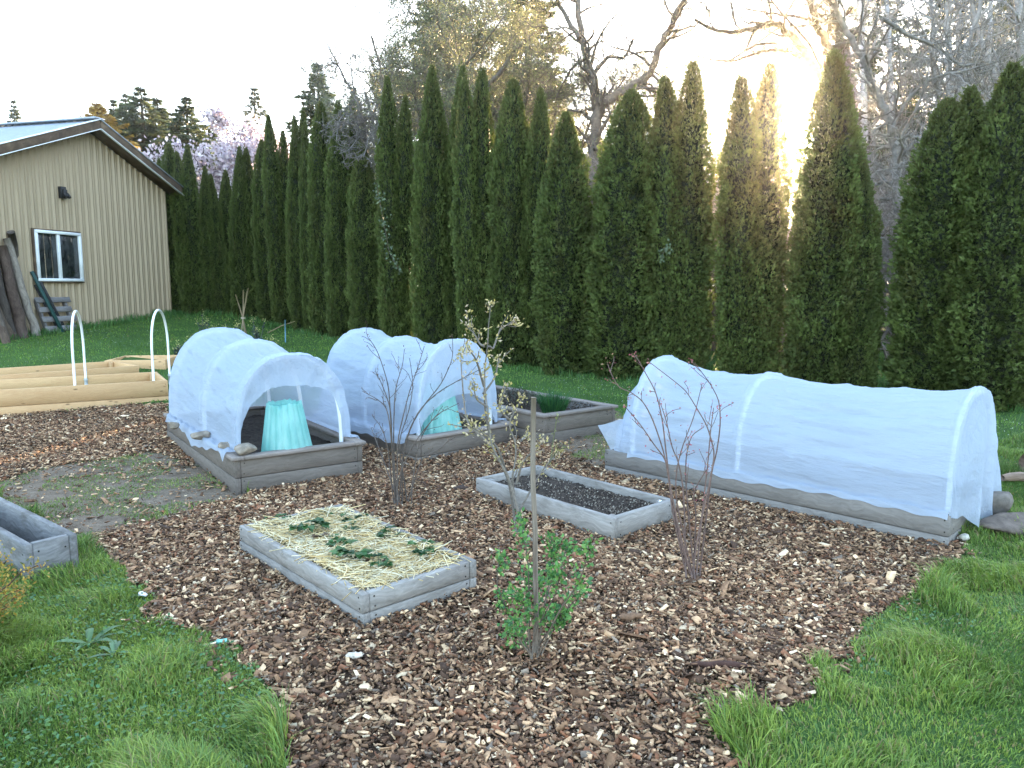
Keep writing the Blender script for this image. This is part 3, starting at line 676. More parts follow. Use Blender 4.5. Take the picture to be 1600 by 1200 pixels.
def crown_proto(seed, leaders, n=27000, R=.125, tp=.42, ex=.80):
    prof_ = lambda t: prof(t, tp, ex)
    rng = np.random.default_rng(seed); mb = MB()
    ang = np.repeat(np.array([l[0] for l in leaders]), 1)
    for li, (dx, dy, hgt, rr) in enumerate(leaders):
        m_ = int(n * hgt * rr / sum(l[2] * l[3] for l in leaders))
        t = rng.uniform(0, 1, m_ * 3); pr_ = prof_(t) + .28; keep = rng.uniform(0, 1.28, m_ * 3) < pr_; t = t[keep][:m_]; k = len(t)
        th = rng.uniform(0, 2 * PI, k)
        lump = fbm(np.stack([np.cos(th) * 2.2 + seed, np.sin(th) * 2.2, t * 11], -1), 3, seed + li)
        lump2 = vn(np.stack([np.cos(th) * 5 + seed, np.sin(th) * 5, t * 34], -1), seed + 9)
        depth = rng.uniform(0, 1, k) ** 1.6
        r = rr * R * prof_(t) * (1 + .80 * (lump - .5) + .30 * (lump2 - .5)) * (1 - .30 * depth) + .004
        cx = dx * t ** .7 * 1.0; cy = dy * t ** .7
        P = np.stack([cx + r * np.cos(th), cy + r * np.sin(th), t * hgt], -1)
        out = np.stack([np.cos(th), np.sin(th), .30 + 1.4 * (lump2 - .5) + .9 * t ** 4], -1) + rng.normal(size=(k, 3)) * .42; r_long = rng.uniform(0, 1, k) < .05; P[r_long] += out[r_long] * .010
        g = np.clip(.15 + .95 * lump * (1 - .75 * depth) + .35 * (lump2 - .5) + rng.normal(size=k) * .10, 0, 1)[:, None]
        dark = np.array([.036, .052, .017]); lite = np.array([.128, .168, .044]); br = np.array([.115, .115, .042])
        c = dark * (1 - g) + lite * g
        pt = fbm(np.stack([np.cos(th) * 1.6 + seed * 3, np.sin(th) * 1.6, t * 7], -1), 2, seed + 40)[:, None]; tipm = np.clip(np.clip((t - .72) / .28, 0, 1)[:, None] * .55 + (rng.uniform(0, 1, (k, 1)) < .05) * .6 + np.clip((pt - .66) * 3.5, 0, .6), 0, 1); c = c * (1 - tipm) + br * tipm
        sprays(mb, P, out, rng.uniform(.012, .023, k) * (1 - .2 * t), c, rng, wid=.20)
        # ragged closed core in very dark green, keeps the crown opaque
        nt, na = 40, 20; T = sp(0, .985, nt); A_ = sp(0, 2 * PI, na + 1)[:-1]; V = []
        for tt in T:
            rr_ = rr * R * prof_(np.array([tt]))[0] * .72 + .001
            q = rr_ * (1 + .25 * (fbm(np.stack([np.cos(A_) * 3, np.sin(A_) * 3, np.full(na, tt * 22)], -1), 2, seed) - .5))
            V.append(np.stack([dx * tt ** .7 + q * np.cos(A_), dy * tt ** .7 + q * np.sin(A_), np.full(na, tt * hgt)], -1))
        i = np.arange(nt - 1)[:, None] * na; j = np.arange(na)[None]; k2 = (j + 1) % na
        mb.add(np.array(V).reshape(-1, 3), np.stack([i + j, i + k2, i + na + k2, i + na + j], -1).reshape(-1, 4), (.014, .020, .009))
    root = bpy.data.objects.new('arborvitae', None); COL.objects.link(root)
    mb.build('crown', M['spray'], root, use_gc=False)
    m = MB(); tube(m, [(0, 0, -.02), (0, 0, .3), (0, 0, .8)], [.016, .012, .004], 8, (.09, .065, .045)); m.build('trunk', M['bark'], root)
    return root
PROTO = {'a': crown_proto(101, [(0, 0, 1, 1)]), 'b': crown_proto(102, [(.01, 0, 1, 1)], tp=.50, ex=.72), 'c': crown_proto(103, [(.0, .01, 1, 1)], tp=.33, ex=.86),
         'd': crown_proto(104, [(-.058, .01, .965, .82), (.058, -.01, 1.0, .82)], 33000), 'e': crown_proto(105, [(-.055, 0, 1.0, .78), (.075, .01, .93, .66)], 33000)}
used = {}
HB = np.array([(225, 489), (350, 492), (420, 505), (480, 521), (540, 532), (620, 548), (720, 563), (800, 573), (880, 583), (1000, 592), (1150, 602), (1300, 612), (1450, 624), (1600, 642), (1800, 662)], float)
SEQ = ['first', 'second', 'third', 'fourth', 'fifth', 'sixth', 'seventh', 'eighth', 'ninth', 'tenth', 'eleventh', 'twelfth', 'thirteenth', 'fourteenth', 'fifteenth', 'sixteenth', 'seventeenth', 'eighteenth', 'nineteenth', 'twentieth']
# px of axis, py of tip, half width in px, prototype, row offset back, label
TREES = [
 (246, 254, 16, 'a', .5, 'short dark arborvitae half hidden behind the barn eave'),
 (262, 231, 20, 'b', .2, 'arborvitae with a single sharp tip just right of the barn eave'),
 (290, 233, 25, 'd', 0, 'twin-tipped arborvitae, second clear one right of the barn eave'),
 (316, 266, 15, 'c', .1, 'low narrow arborvitae under the left cherry blossom'),
 (334, 278, 15, 'a', 0, 'lowest arborvitae of the far hedge under the cherry blossom'),
 (348, 271, 14, 'b', .1, 'short pointed arborvitae at the dip in the far hedge'),
 (368, 236, 18, 'c', 0, 'slim pointed arborvitae rising right of the dip in the far hedge'),
 (388, 238, 18, 'a', .2, 'slim arborvitae behind the bamboo tripod, left of the taller pair'),
 (409, 226, 18, 'b', 0, 'slender arborvitae just behind and right of the bamboo tripod'),
 (434, 188, 26, 'e', 0, 'broad tall arborvitae above the blue stake'),
 (467, 176, 20, 'd', .5, 'twin-tipped arborvitae standing behind its neighbours in the far hedge'),
 (461, 203, 17, 'c', 0, 'yellow-green narrow arborvitae right of the blue stake'),
 (477, 200, 13, 'a', -.1, 'thinnest arborvitae between two taller ones in the far hedge'),
 (499, 169, 24, 'b', 0, 'tall arborvitae with a conical tip left of the bare twig cascade'),
 (527, 166, 25, 'c', 0, 'tall arborvitae under the left side of the bare twig cascade'),
 (549, 178, 20, 'a', .4, 'arborvitae mostly veiled by the grey bare twig cascade'),
 (567, 232, 25, 'b', -.1, 'shorter arborvitae directly below the grey bare twig cascade'),
 (614, 132, 36, 'e', 0, 'broad arborvitae with a lower right tip and pale ivy on its left edge'),
 (674, 115, 32, 'c', 0, 'tall single-tipped arborvitae above the middle white tunnel'),
 (713, 113, 26, 'a', .3, 'tall slim arborvitae set back above the middle white tunnel'),
 (745, 118, 40, 'd', -.1, 'wide twin-tipped arborvitae above the pale flowering twigs'),
 (797, 131, 36, 'b', 0, 'tall arborvitae with a long tapering tip behind the chives bed'),
 (838, 148, 30, 'c', .2, 'slim arborvitae with its tip just left of the crooked bare limb'),
 (884, 184, 45, 'a', -.1, 'lower arborvitae in front of the crooked bare limb'),
 (976, 151, 55, 'b', 0, 'wide arborvitae with a rounded top right of the crooked bare limb'),
 (1074, 109, 60, 'd', 0, 'wide twin-tipped arborvitae behind the left end of the long tunnel'),
 (1187, 116, 62, 'd', 0, 'twin-tipped arborvitae immediately left of the sun'),
 (1309, 96, 57, 'c', 0, 'tallest arborvitae, immediately right of the sun'),
 (1350, 254, 37, 'a', -.1, 'low shoulder-high arborvitae against the right side of the tallest one'),
 (1484, 168, 60, 'b', 0, 'arborvitae right of the wide gap in the hedge'),
 (1530, 150, 58, 'c', .1, 'middle arborvitae of the dense group at the right edge'),
 (1578, 114, 68, 'a', 0, 'big bushy arborvitae at the right edge, tallest of its group'),
 (1665, 120, 70, 'd', .1, None)]
for (px, py, hwid, k, off, label) in TREES:
    if label is None: continue
    by = np.interp(px, HB[:, 0], HB[:, 1]); g = G(px, by); y = g[1] + off + .25; top = PY(px, py, y); base = np.array([top[0], y, gz(y, top[0]) - .03])
    Hh = (top[2] - base[2]) * 1.02; R_ = hwid * .93 / FPX * y
    rw = .125 if k not in 'de' else .155
    sxy = R_ / rw / 1.02; rz = RNG.uniform(-.35, .35) if k in 'de' else RNG.uniform(0, 6.28)
    if k not in used: o = PROTO[k]; o.location = base; o.rotation_euler.z = rz; o.scale = (sxy, sxy, Hh); o['label'] = label; used[k] = o
    else: o = dup(PROTO[k], base, rz, (sxy, sxy, Hh), label)
    o.rotation_euler.x = RNG.normal() * .012; o.rotation_euler.y = RNG.normal() * .012
    tag(o, label, 'hedge tree', 'arborvitae trees of the tall hedge')
# ------------------------------------------------------------------ branching plants
def grow(mb, p, d, L, r, depth, P, rng, tips, col, level=0):
    """one wandering branch with side branches; P: dict(len, num, wob, up, rr, ang, seg, minr)"""
    n = max(3, int(P.get('seg', 6) - level * 1.2)); pts = [np.array(p, float)]; d = nrm(d); ds = [d]
    for k in range(n):
        d = nrm(d + rng.normal(size=3) * P['wob'] * (1 + .35 * level) + np.array([0, 0, P['up'] * (1 if level else .6)])); pts.append(pts[-1] + d * L / n); ds.append(d)
    pts = np.array(pts); rad = r * sp(1, .35 if depth else .25, n + 1)
    sides = 8 if level == 0 else (5 if level == 1 else 3)
    tube(mb, pts, np.maximum(rad, P['minr']), sides, np.array(col) * rng.uniform(.8, 1.2), cap=False)
    tips.append((pts[-1], ds[-1])); 
    if depth == 0:
        for k in range(1, n): tips.append((pts[k], ds[k]))
        return
    num = P['num'][min(level, len(P['num']) - 1)]
    for i in range(num):
        s = rng.uniform(P['start'] if level == 0 else .15, 1.0); q = s * n; k = min(int(q), n - 1); b = pts[k] + (pts[k + 1] - pts[k]) * (q - k)
        a = rng.normal(size=3); a = nrm(a - ds[k] * (a @ ds[k])); an = P['ang'] * rng.uniform(.7, 1.3)
        nd = ds[k] * math.cos(an) + a * math.sin(an)
        ll = L * P['len'] * rng.uniform(.6, 1.15) * (1.1 - .5 * s if level == 0 else 1 - .3 * s)
        grow(mb, b, nd, ll, max(rad[k] * P['rr'], P['minr']), depth - 1, P, rng, tips, col, level + 1)
def buds(mb, tips, rng, cols, size, n=1, spread=.04, wid=.55):
    T = np.array([t[0] for t in tips]); D = np.array([t[1] for t in tips])
    T = np.repeat(T, n, 0); D = np.repeat(D, n, 0); m_ = len(T)
    cols = np.array(cols); c = cols[rng.integers(0, len(cols), m_)] * rng.uniform(.75, 1.25, (m_, 1))
    leaf_quads(T + rng.normal(size=(m_, 3)) * spread, D + rng.normal(size=(m_, 3)) * .8, rdirs(m_, rng), size * rng.uniform(.6, 1.3, m_), size * wid * rng.uniform(.7, 1.2, m_), c, mb)
def bare_tree_proto(seed, H, r, P, depth, col, bud=None, nm='bare_tree', lean=(0, 0), multi=1):
    rng = np.random.default_rng(seed); mb = MB(); tips = []
    for k in range(multi):
        d = nrm([lean[0] + rng.normal() * .18 * (multi > 1), lean[1] + rng.normal() * .18 * (multi > 1), 1]); grow(mb, [rng.normal() * .15 * (multi > 1), rng.normal() * .15 * (multi > 1), -.1], d, H * rng.uniform(.8, 1) if multi > 1 else H, r, depth, P, rng, tips, col)
    root = bpy.data.objects.new(nm, None); COL.objects.link(root)
    mb.build('branches', M['bark'], root, use_gc=False)
    if bud:
        m = MB(); buds(m, tips, rng, *bud); m.build(bud_name(nm), M['petal'] if 'cherry' in nm else M['leaf'], root, use_gc=False)
    return root
def bud_name(nm): return 'blossom' if 'cherry' in nm else 'buds'
FINE = dict(len=.52, num=[17, 11, 7, 4], wob=.16, up=.04, rr=.5, ang=.85, seg=9, minr=.005, start=.22)
BROOM = dict(len=.5, num=[16, 8, 5, 3], wob=.13, up=.05, rr=.45, ang=.7, seg=9, minr=.0045, start=.15)
used_t = {}
def plant(proto, px, y, rz, sc, label, cat, group, off=-.1):
    p = PY(px, 450, y); loc = (p[0], y, gz(y, p[0]) + off)
    key = proto.name.split('.')[0] + str(id(proto))
    if key not in used_t: used_t[key] = proto; o = proto; o.location = loc; o.rotation_euler = (0, 0, rz); o.scale = sc
    else: o = dup(proto, loc, rz, sc)
    return tag(o, label, cat, group)
GB = 'bare spring trees behind the hedge'
yb = [(.17, .19, .09), (.22, .22, .11), (.12, .13, .075)]
tA = bare_tree_proto(11, 6.6, .12, FINE, 4, (.16, .135, .115), (yb, .034, 3, .06))
tB = bare_tree_proto(12, 6.2, .10, FINE, 4, (.18, .16, .145), (yb, .032, 2, .06))
tC = bare_tree_proto(13, 7.0, .09, dict(BROOM, up=.10), 4, (.26, .225, .20), None)
for a in ((tA, 662, 15.5, 1.0, (1, 1, 1.02), 'wide bare tree full of tiny yellow-green buds above the middle of the hedge'),
          (tB, 742, 17.5, 2.2, (1.1, 1.1, 1.05), 'bare budding tree behind the wide bare tree, its top cut by the frame'),
          (tA, 828, 16.5, 4.1, (1.0, 1.0, 1.0), 'bare budding tree left of the crooked bare limb'),
          (tB, 590, 18.5, 5.2, (.72, .72, .72), 'smaller grey bare tree behind the bare twig cascade'),
          (tB, 905, 19, .6, (.9, .9, .85), 'bare budding tree behind the crooked bare limb'),
          (tB, 640, 21, 3.3, (1.0, 1.0, 1.02), 'bare budding tree deepest behind the left half of the hedge'), (tB, 790, 21, 3.9, (1.2, 1.2, 1.2), 'tall bare budding tree in front of the tall dark conifer')):
    plant(a[0], *a[1:5], a[5], 'tree', GB)
for k, (px, y, s, lab) in enumerate(((1420, 13.5, 1.0, 'tangled grey leafless tree in the wide gap of the hedge'), (1575, 14, 1.05, 'tangled grey leafless tree at the top right edge'),
                                     (1385, 18, 1.15, 'grey leafless tree farther back beside the tallest hedge tree'), (1560, 21, 1.35, 'tall grey leafless tree far behind the right edge'),
                                     (1150, 17, .62, 'low leafless tree seen between the two twin-tipped hedge trees'), (1040, 20, .52, 'low leafless thicket tree right of the rounded hedge tree'))):
    plant(tC, px, y, k * 1.3 + .4, (s, s, s), lab, 'tree', 'grey leafless trees right of the sun')
# bramble thickets closing the gaps under the trees
tS = bare_tree_proto(14, 2.9, .022, dict(BROOM, wob=.2, up=.02, num=[9, 6, 4], start=.1, minr=.004), 3, (.24, .20, .18), None, 'bare_shrub', multi=11)
for k, (px, y, s, lab) in enumerate(((1400, 11.2, 1.0, 'grey leafless thicket at the foot of the wide hedge gap'), (1440, 13, 1.2, 'grey leafless thicket deeper in the wide hedge gap'), (1245, 12.0, 1.0, 'leafless thicket in the narrow hedge gap below the sun'), (1262, 14.5, 1.25, 'taller leafless thicket behind the gap below the sun'),
                                     (1130, 12.5, 1.05, 'leafless thicket in the gap left of the twin-tipped tree by the sun'), (1020, 13.4, 1.1, 'leafless thicket in the gap right of the rounded hedge tree'), (930, 14, 1.2, 'leafless thicket in the gap behind the lower hedge tree'), (1375, 15.5, 1.35, 'tall leafless thicket behind the low shoulder hedge tree'))):
    plant(tS, px, y, k * 2.1, (s, s, s), lab, 'shrub', 'leafless thickets between the hedge trees', -.05)
# limbs traced where they stand, with their own depth
def limb_tree(name, label, y0, limbs, col, rng, side=None, bud=None, cat='tree', group=None, mat='bark', base=None, dj=.5):
    """limbs: list of (pixel polyline, r0, r1, depth drift)"""
    root = empty(name, base if base is not None else (PY(limbs[0][0][0][0], 450, y0)[0], y0, gz(y0)), 0, label, cat, group); o = np.array(root.location)
    mb = MB(); tips = []
    for (pl_, r0, r1, dd) in limbs:
        n = len(pl_); P_ = np.array([PY(px, py, y0 + dd * (i / max(1, n - 1)) + (rng.normal() * .02 * dj if i else 0)) for i, (px, py) in enumerate(pl_)])
        t = np.arange(n); tt = sp(0, n - 1, (n - 1) * 4 + 1); P2 = np.stack([np.interp(tt, t, P_[:, k]) for k in range(3)], -1)
        for _ in range(2): P2[1:-1] = (P2[:-2] + 2 * P2[1:-1] + P2[2:]) / 4
        rad = r0 + (r1 - r0) * (tt / (n - 1)); P2[1:-1] += rng.normal(size=P2[1:-1].shape) * rad[1:-1, None] * .25
        tube(mb, P2 - o, rad, 8 if r0 > .02 else 5, np.array(col) * rng.uniform(.85, 1.15))
        tips.append((P2[-1] - o, nrm(P2[-1] - P2[-2])))
        if side:
            num, ln, SP_, dep = side; Lc = np.linalg.norm(np.diff(P2, axis=0), axis=1).sum()
            for _ in range(max(1, int(num * Lc))):
                k = rng.integers(1, len(P2) - 1); tg = nrm(P2[k + 1] - P2[k - 1]); a = rng.normal(size=3); a = nrm(a - tg * (a @ tg)); an = SP_['ang'] * rng.uniform(.7, 1.3)
                grow(mb, P2[k] - o, tg * math.cos(an) + a * math.sin(an), ln * rng.uniform(.4, 1.2), max(rad[k] * .45, SP_['minr']), dep, SP_, rng, tips, col, 1)
    mb.build('branches', M[mat], root, use_gc=False)
    if bud: m = MB(); buds(m, tips, rng, *bud); m.build('buds', M['leaf'], root, use_gc=False)
    return root
TW = dict(len=.55, num=[5, 4, 3], wob=.2, up=.0, rr=.5, ang=.9, seg=7, minr=.004, start=.2)
r5 = np.random.default_rng(5)
limb_tree('bare_tree', 'bare tree with a thick crooked limb curving up to the right, left of the sun', 14.2, [
    ([(925, 520), (925, 330), (930, 200), (938, 165)], .115, .095, 0), ([(938, 165), (925, 120), (912, 80), (905, 40), (903, -30)], .075, .05, .4),
    ([(935, 170), (960, 148), (1000, 130), (1020, 110), (1030, 75), (1050, 40), (1075, -10)], .085, .05, -.5), ([(1000, 132), (1025, 145), (1050, 158), (1075, 165)], .045, .02, .3), ([(925, 120), (950, 85), (975, 95), (990, 60)], .04, .02, -.4),
    ([(905, 60), (880, 20), (860, -20)], .045, .03, .5), ([(915, 90), (890, 110), (870, 150)], .03, .012, .3), ([(960, 148), (985, 175), (1010, 195)], .03, .012, .2), ([(1020, 110), (1045, 130), (1040, 170), (1050, 190)], .02, .01, .3)],
    (.15, .12, .10), r5, (7, 1.0, TW, 2), (yb, .03, 1, .03), group=GB)
limb_tree('bare_tree', 'bare tree whose mossy limbs arch leftwards over the sun', 12.8, [
    ([(1318, 560), (1316, 330), (1312, 200), (1306, 150)], .14, .12, 0), ([(1306, 150), (1290, 125), (1262, 95), (1245, 65), (1225, 45), (1205, 36), (1175, 45), (1140, 52), (1108, 45), (1085, 30)], .085, .022, .5),
    ([(1250, 90), (1235, 80), (1205, 78), (1175, 85), (1150, 95), (1120, 95), (1090, 88)], .045, .012, .8), ([(1215, 68), (1190, 68), (1165, 78), (1140, 95), (1125, 100)], .03, .01, .2),
    ([(1306, 150), (1298, 95), (1285, 55), (1272, 30), (1262, -20)], .075, .045, -.3), ([(1290, 75), (1320, 68), (1345, 60)], .04, .02, .4), ([(1275, 32), (1240, 25), (1200, 20), (1165, 14)], .03, .012, .4), ([(1150, 40), (1145, 15), (1140, -10)], .02, .012, .2),
    ([(1290, 125), (1270, 75), (1240, 40), (1215, 15), (1195, -20)], .025, .012, -.5), ([(1330, 560), (1330, 250), (1325, 120), (1312, 40), (1296, -20)], .11, .07, 1.2)],
    (.13, .10, .075), r5, (6, .8, TW, 2), (yb, .025, 1, .03), group=GB)
limb_tree('bare_tree', 'bare tree with a dark crooked grey trunk inside the wide hedge gap', 11.4, [
    ([(1412, 600), (1408, 420), (1402, 305), (1400, 240), (1395, 200), (1378, 165), (1362, 135), (1350, 95), (1330, 60), (1310, 25), (1296, -15)], .075, .035, .4), ([(1400, 225), (1425, 185), (1445, 140), (1450, 110)], .03, .012, -.3),
    ([(1395, 200), (1420, 150), (1460, 120), (1510, 110), (1560, 95)], .025, .01, -.5), ([(1362, 135), (1340, 115), (1322, 108)], .02, .008, .2), ([(1405, 330), (1440, 350), (1465, 360)], .025, .008, .2), ([(1402, 300), (1380, 285), (1362, 262)], .02, .008, -.1),
    ([(1380, 30), (1420, 55), (1470, 75), (1500, 105), (1520, 100)], .03, .015, .3), ([(1365, 268), (1400, 262), (1450, 255), (1500, 232)], .012, .006, -.6)],
    (.20, .175, .155), r5, (9, .9, dict(TW, wob=.26), 2), None, group='grey leafless trees right of the sun')
limb_tree('bare_tree', 'slender pale grey alder trunks standing behind the right hedge group', 16, [
    ([(1485, 560), (1488, 200), (1480, 60), (1482, -20)], .075, .055, 0), ([(1520, 560), (1505, 180), (1497, 60), (1500, -20)], .06, .045, 1), ([(1470, 560), (1466, 200), (1462, 80), (1452, -20)], .05, .035, .5), ([(1395, 560), (1392, 130), (1388, 40), (1385, -20)], .06, .045, 1.5),
    ([(1596, 560), (1597, 120), (1594, 40), (1585, -20)], .09, .07, .3), ([(1350, 560), (1352, 130), (1345, 20), (1340, -30)], .08, .06, 2.2), ([(1540, 560), (1545, 200), (1548, -20)], .05, .04, 1.8)],
    (.36, .33, .31), r5, (3, 1.1, TW, 2), None, group='grey leafless trees right of the sun')
limb_tree('bare_tree', 'cascade of thin pale grey leafless twigs hanging over the hedge top', 14.6, [
    ([(575, 530), (574, 330), (572, 245), (570, 190), (556, 155), (540, 125), (525, 95), (508, 62)], .045, .008, .0), ([(570, 190), (590, 165), (620, 130), (600, 110), (575, 90)], .022, .007, .4), ([(556, 155), (548, 110), (546, 75)], .016, .006, -.2),
    ([(570, 190), (545, 190), (520, 205)], .015, .005, -2.2), ([(572, 200), (560, 215), (545, 235), (530, 240)], .014, .005, -2.2), ([(572, 200), (575, 225), (568, 245)], .014, .005, -2.2), ([(570, 185), (590, 180), (600, 200), (590, 225)], .014, .005, -2.2), ([(570, 188), (540, 175), (528, 190), (526, 220)], .014, .005, -2.2)],
    (.17, .15, .14), r5, (9, .38, dict(TW, wob=.3, up=-.06), 2), None, group=GB)

# ------------------------------------------------------------------ conifers, blossom, gold-lit tree
CF = [(-.9, .6, .25), (-.45, .8, .15), (0, 1.0, 0), (.45, .8, .15), (.9, .6, .25)]
def conifer_proto(seed, dens=1.0, R=.20, dark=(.030, .048, .034), lite=(.12, .145, .07), nm='conifer_tree', droop=.25, sparse=.0):
    rng = np.random.default_rng(seed); mb = MB(); wb = MB()
    tube(wb, [(0, 0, -.02), (.004, 0, .4), (0, .003, .8), (0, 0, 1.0)], [.014, .011, .005, .001], 7, (.08, .065, .05))
    z = .10
    while z < .985:
        nb = int(rng.integers(5, 9) * (1 - .35 * z)); ph = rng.uniform(0, 6.28)
        for k in range(nb):
            a = ph + k * 2 * PI / nb + rng.normal() * .25; L = R * (1 - z) ** .68 * min(1, (1 - z) / .17 + .12) * rng.uniform(.6, 1.15) * (.75 + .25 * min(1, z / .25)); n = 7
            s = sp(0, 1, n)[:, None]; d = np.array([math.cos(a), math.sin(a), 0]); pts = np.array([0, 0, z]) + d * L * s + np.array([0, 0, 1]) * (L * (.18 * s - droop * 1.6 * s ** 2 + .12 * s ** 4))
            tube(wb, pts, .0025 * (1 - s[:, 0] * .8) * (1.2 - z), 3, (.07, .058, .045), cap=False)
            m_ = int(max(14, 210 * dens * L / R + 12)); t = rng.uniform(.12 + sparse, 1.05, m_); q = np.stack([np.interp(t, s[:, 0], pts[:, j]) for j in range(3)], -1)
            sd = np.array([-d[1], d[0], 0]); off = rng.normal(size=m_) * .22 * L * (1.05 - t * .7); q += sd * off[:, None] + np.array([0, 0, -1]) * np.abs(off)[:, None] * .25
            D = d * .7 + sd * np.sign(off)[:, None] * .6 + rng.normal(size=(m_, 3)) * .35 + np.array([0, 0, -.25])
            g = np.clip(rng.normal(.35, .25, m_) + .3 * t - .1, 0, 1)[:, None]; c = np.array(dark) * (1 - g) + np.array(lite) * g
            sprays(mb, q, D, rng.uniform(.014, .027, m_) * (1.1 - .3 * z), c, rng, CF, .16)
        z += rng.uniform(.018, .030) * (1.15 - .3 * z)
    root = bpy.data.objects.new(nm, None); COL.objects.link(root); wb.build('trunk', M['bark'], root, use_gc=False); mb.build('foliage', M['needle'], root, use_gc=False)
    return root
cf1 = conifer_proto(31, 1.1, .22); cf2 = conifer_proto(32, 1.2, .27, droop=.12); cf3 = conifer_proto(33, .22, .19, dark=(.05, .06, .045), lite=(.12, .13, .08), sparse=.1)
GC = 'conifers beyond the hedge'
def conif(proto, px, top, y, wpx, label, rz):
    t = PY(px, top, y); H = t[2] - gz(y); w = 2.1 * min(wpx, 75) / FPX * y; R_ = {id(cf1): .22, id(cf2): .27, id(cf3): .19}[id(proto)]
    plant(proto, px, y, rz, (w / R_, w / R_, H), label, 'conifer', GC, 0)
for a in ((cf1, 8, 153, 70, 22, 'small distant conifer at the left edge above the barn roof', .3), (cf2, 44, 152, 66, 26, 'small distant conifer above the barn roof, right of the leftmost one', 1.2), (cf1, 196, 150, 52, 30, 'dark conifer directly behind the barn ridge beside the gold-lit tree', 2),
          (cf2, 238, 132, 48, 62, 'large dark conifer to the right of the gold-lit tree', 4), (cf2, 215, 142, 55, 44, 'dark bushy conifer between the gold-lit tree and the large conifer', 2.9), (cf1, 262, 148, 50, 50, 'dark conifer between the large one and the cherry blossom', 5.5), (cf2, 282, 172, 58, 60, 'low dark conifer just behind the left cherry blossom', .8), (cf1, 338, 190, 55, 60, 'low green conifer behind the right side of the first cherry blossom', 2.2), (cf1, 306, 146, 46, 50, 'dense green conifer behind the left cherry blossom', 3.3), (cf3, 410, 132, 42, 34, 'sparse see-through conifer above the second cherry blossom', .9),
          (cf1, 506, 92, 40, 48, 'pointed green conifer left of the bare tree crowns', 5.1), (cf2, 700, -60, 30, 92, 'tall conifer behind the wide bare budding tree, top out of frame', 2.6), (cf1, 822, -90, 32, 62, 'tall dark conifer between the budding trees, top out of frame', .2),
          (cf3, 1345, -60, 30, 80, 'hazy conifer behind the tallest hedge tree', 1.9), (cf3, 1470, -110, 34, 130, 'tall hazy conifer behind the leafless trees at the right', 4.4), (cf1, 1575, -160, 38, 120, 'tall dark conifer at the top right corner', 3.8), (cf1, 560, 130, 44, 34, 'small conifer peeking behind the grey bare tree', 1.1), (cf2, 1130, 215, 38, 60, 'low conifer far behind the gap left of the sun', 1.1), (cf1, 1010, 225, 40, 50, 'low conifer far behind the gap right of the rounded hedge tree', .4), (cf2, 1400, 150, 40, 90, 'conifer far behind the wide hedge gap', 5.)):
    conif(*a)
gt = conifer_proto(41, 1.6, .24, dark=(.34, .20, .045), lite=(.62, .42, .12), nm='gold_lit_tree', droop=-.08)  # gold of the backlighting sun is painted into the foliage colours
t_ = PY(170, 155, 46); plant(gt, 170, 46, 0, (125 / FPX * 46 / .24,) * 2 + (t_[2] - gz(46),), 'tree above the barn ridge, golden sunlight painted into its foliage', 'tree', None, 0)
pk = [(.56, .47, .52), (.64, .56, .60), (.45, .36, .41)]
tP = bare_tree_proto(51, 4.6, .12, dict(FINE, num=[14, 8, 4], len=.6, ang=.8, minr=.012), 3, (.09, .07, .065), (pk, .11, 6, .12, .8), 'cherry_tree')
for a in ((330, 31, .4, 1.10, 'pink-white blossoming cherry tree in front of the dense green conifer'), (268, 35, 2.0, .92, 'pale blossoming cherry tree right above the barn eave'), (412, 35, 3.0, 1.18, 'blossoming cherry tree under the sparse conifer'), (492, 33, 4.4, 1.45, 'blossoming cherry tree behind the tall far hedge tips')):
    plant(tP, a[0], a[1], a[2], (a[3],) * 3, a[4], 'cherry tree', 'blossoming cherry trees beyond the hedge', 0)
# ivy on the hedge
r6 = np.random.default_rng(66)
def ivy(pix, label, n, y):
    P_ = np.array([PY(px, py, y) for px, py in pix]); t = r6.uniform(0, len(P_) - 1.001, n); k = t.astype(int); q = P_[k] + (P_[k + 1] - P_[k]) * (t - k)[:, None] + r6.normal(size=(n, 3)) * [.035, .05, .035]
    m = MB(); leaf_quads(q, r6.normal(size=(n, 3)) + [0, -.6, -.3], np.tile([0., -1, .3], (n, 1)) + r6.normal(size=(n, 3)) * .3, r6.uniform(.03, .05, n), r6.uniform(.025, .045, n), np.array([(.09, .12, .065)]) * r6.uniform(.6, 1.5, (n, 1)), m)
    tube(m, P_ + [0, .02, 0], .005, 4, (.1, .08, .06)); tag(m.build('ivy_vine', M['leaf'], use_gc=False), label, 'ivy')
ivy([(588, 285), (593, 315), (600, 350), (608, 395), (625, 425)], 'pale ivy strand climbing the hedge tree with the lower right tip', 110, 11.35)
ivy([(1032, 405), (1040, 390), (1046, 385)], 'small grey-green ivy sprig on the wide twin-tipped hedge tree', 30, 9.55)

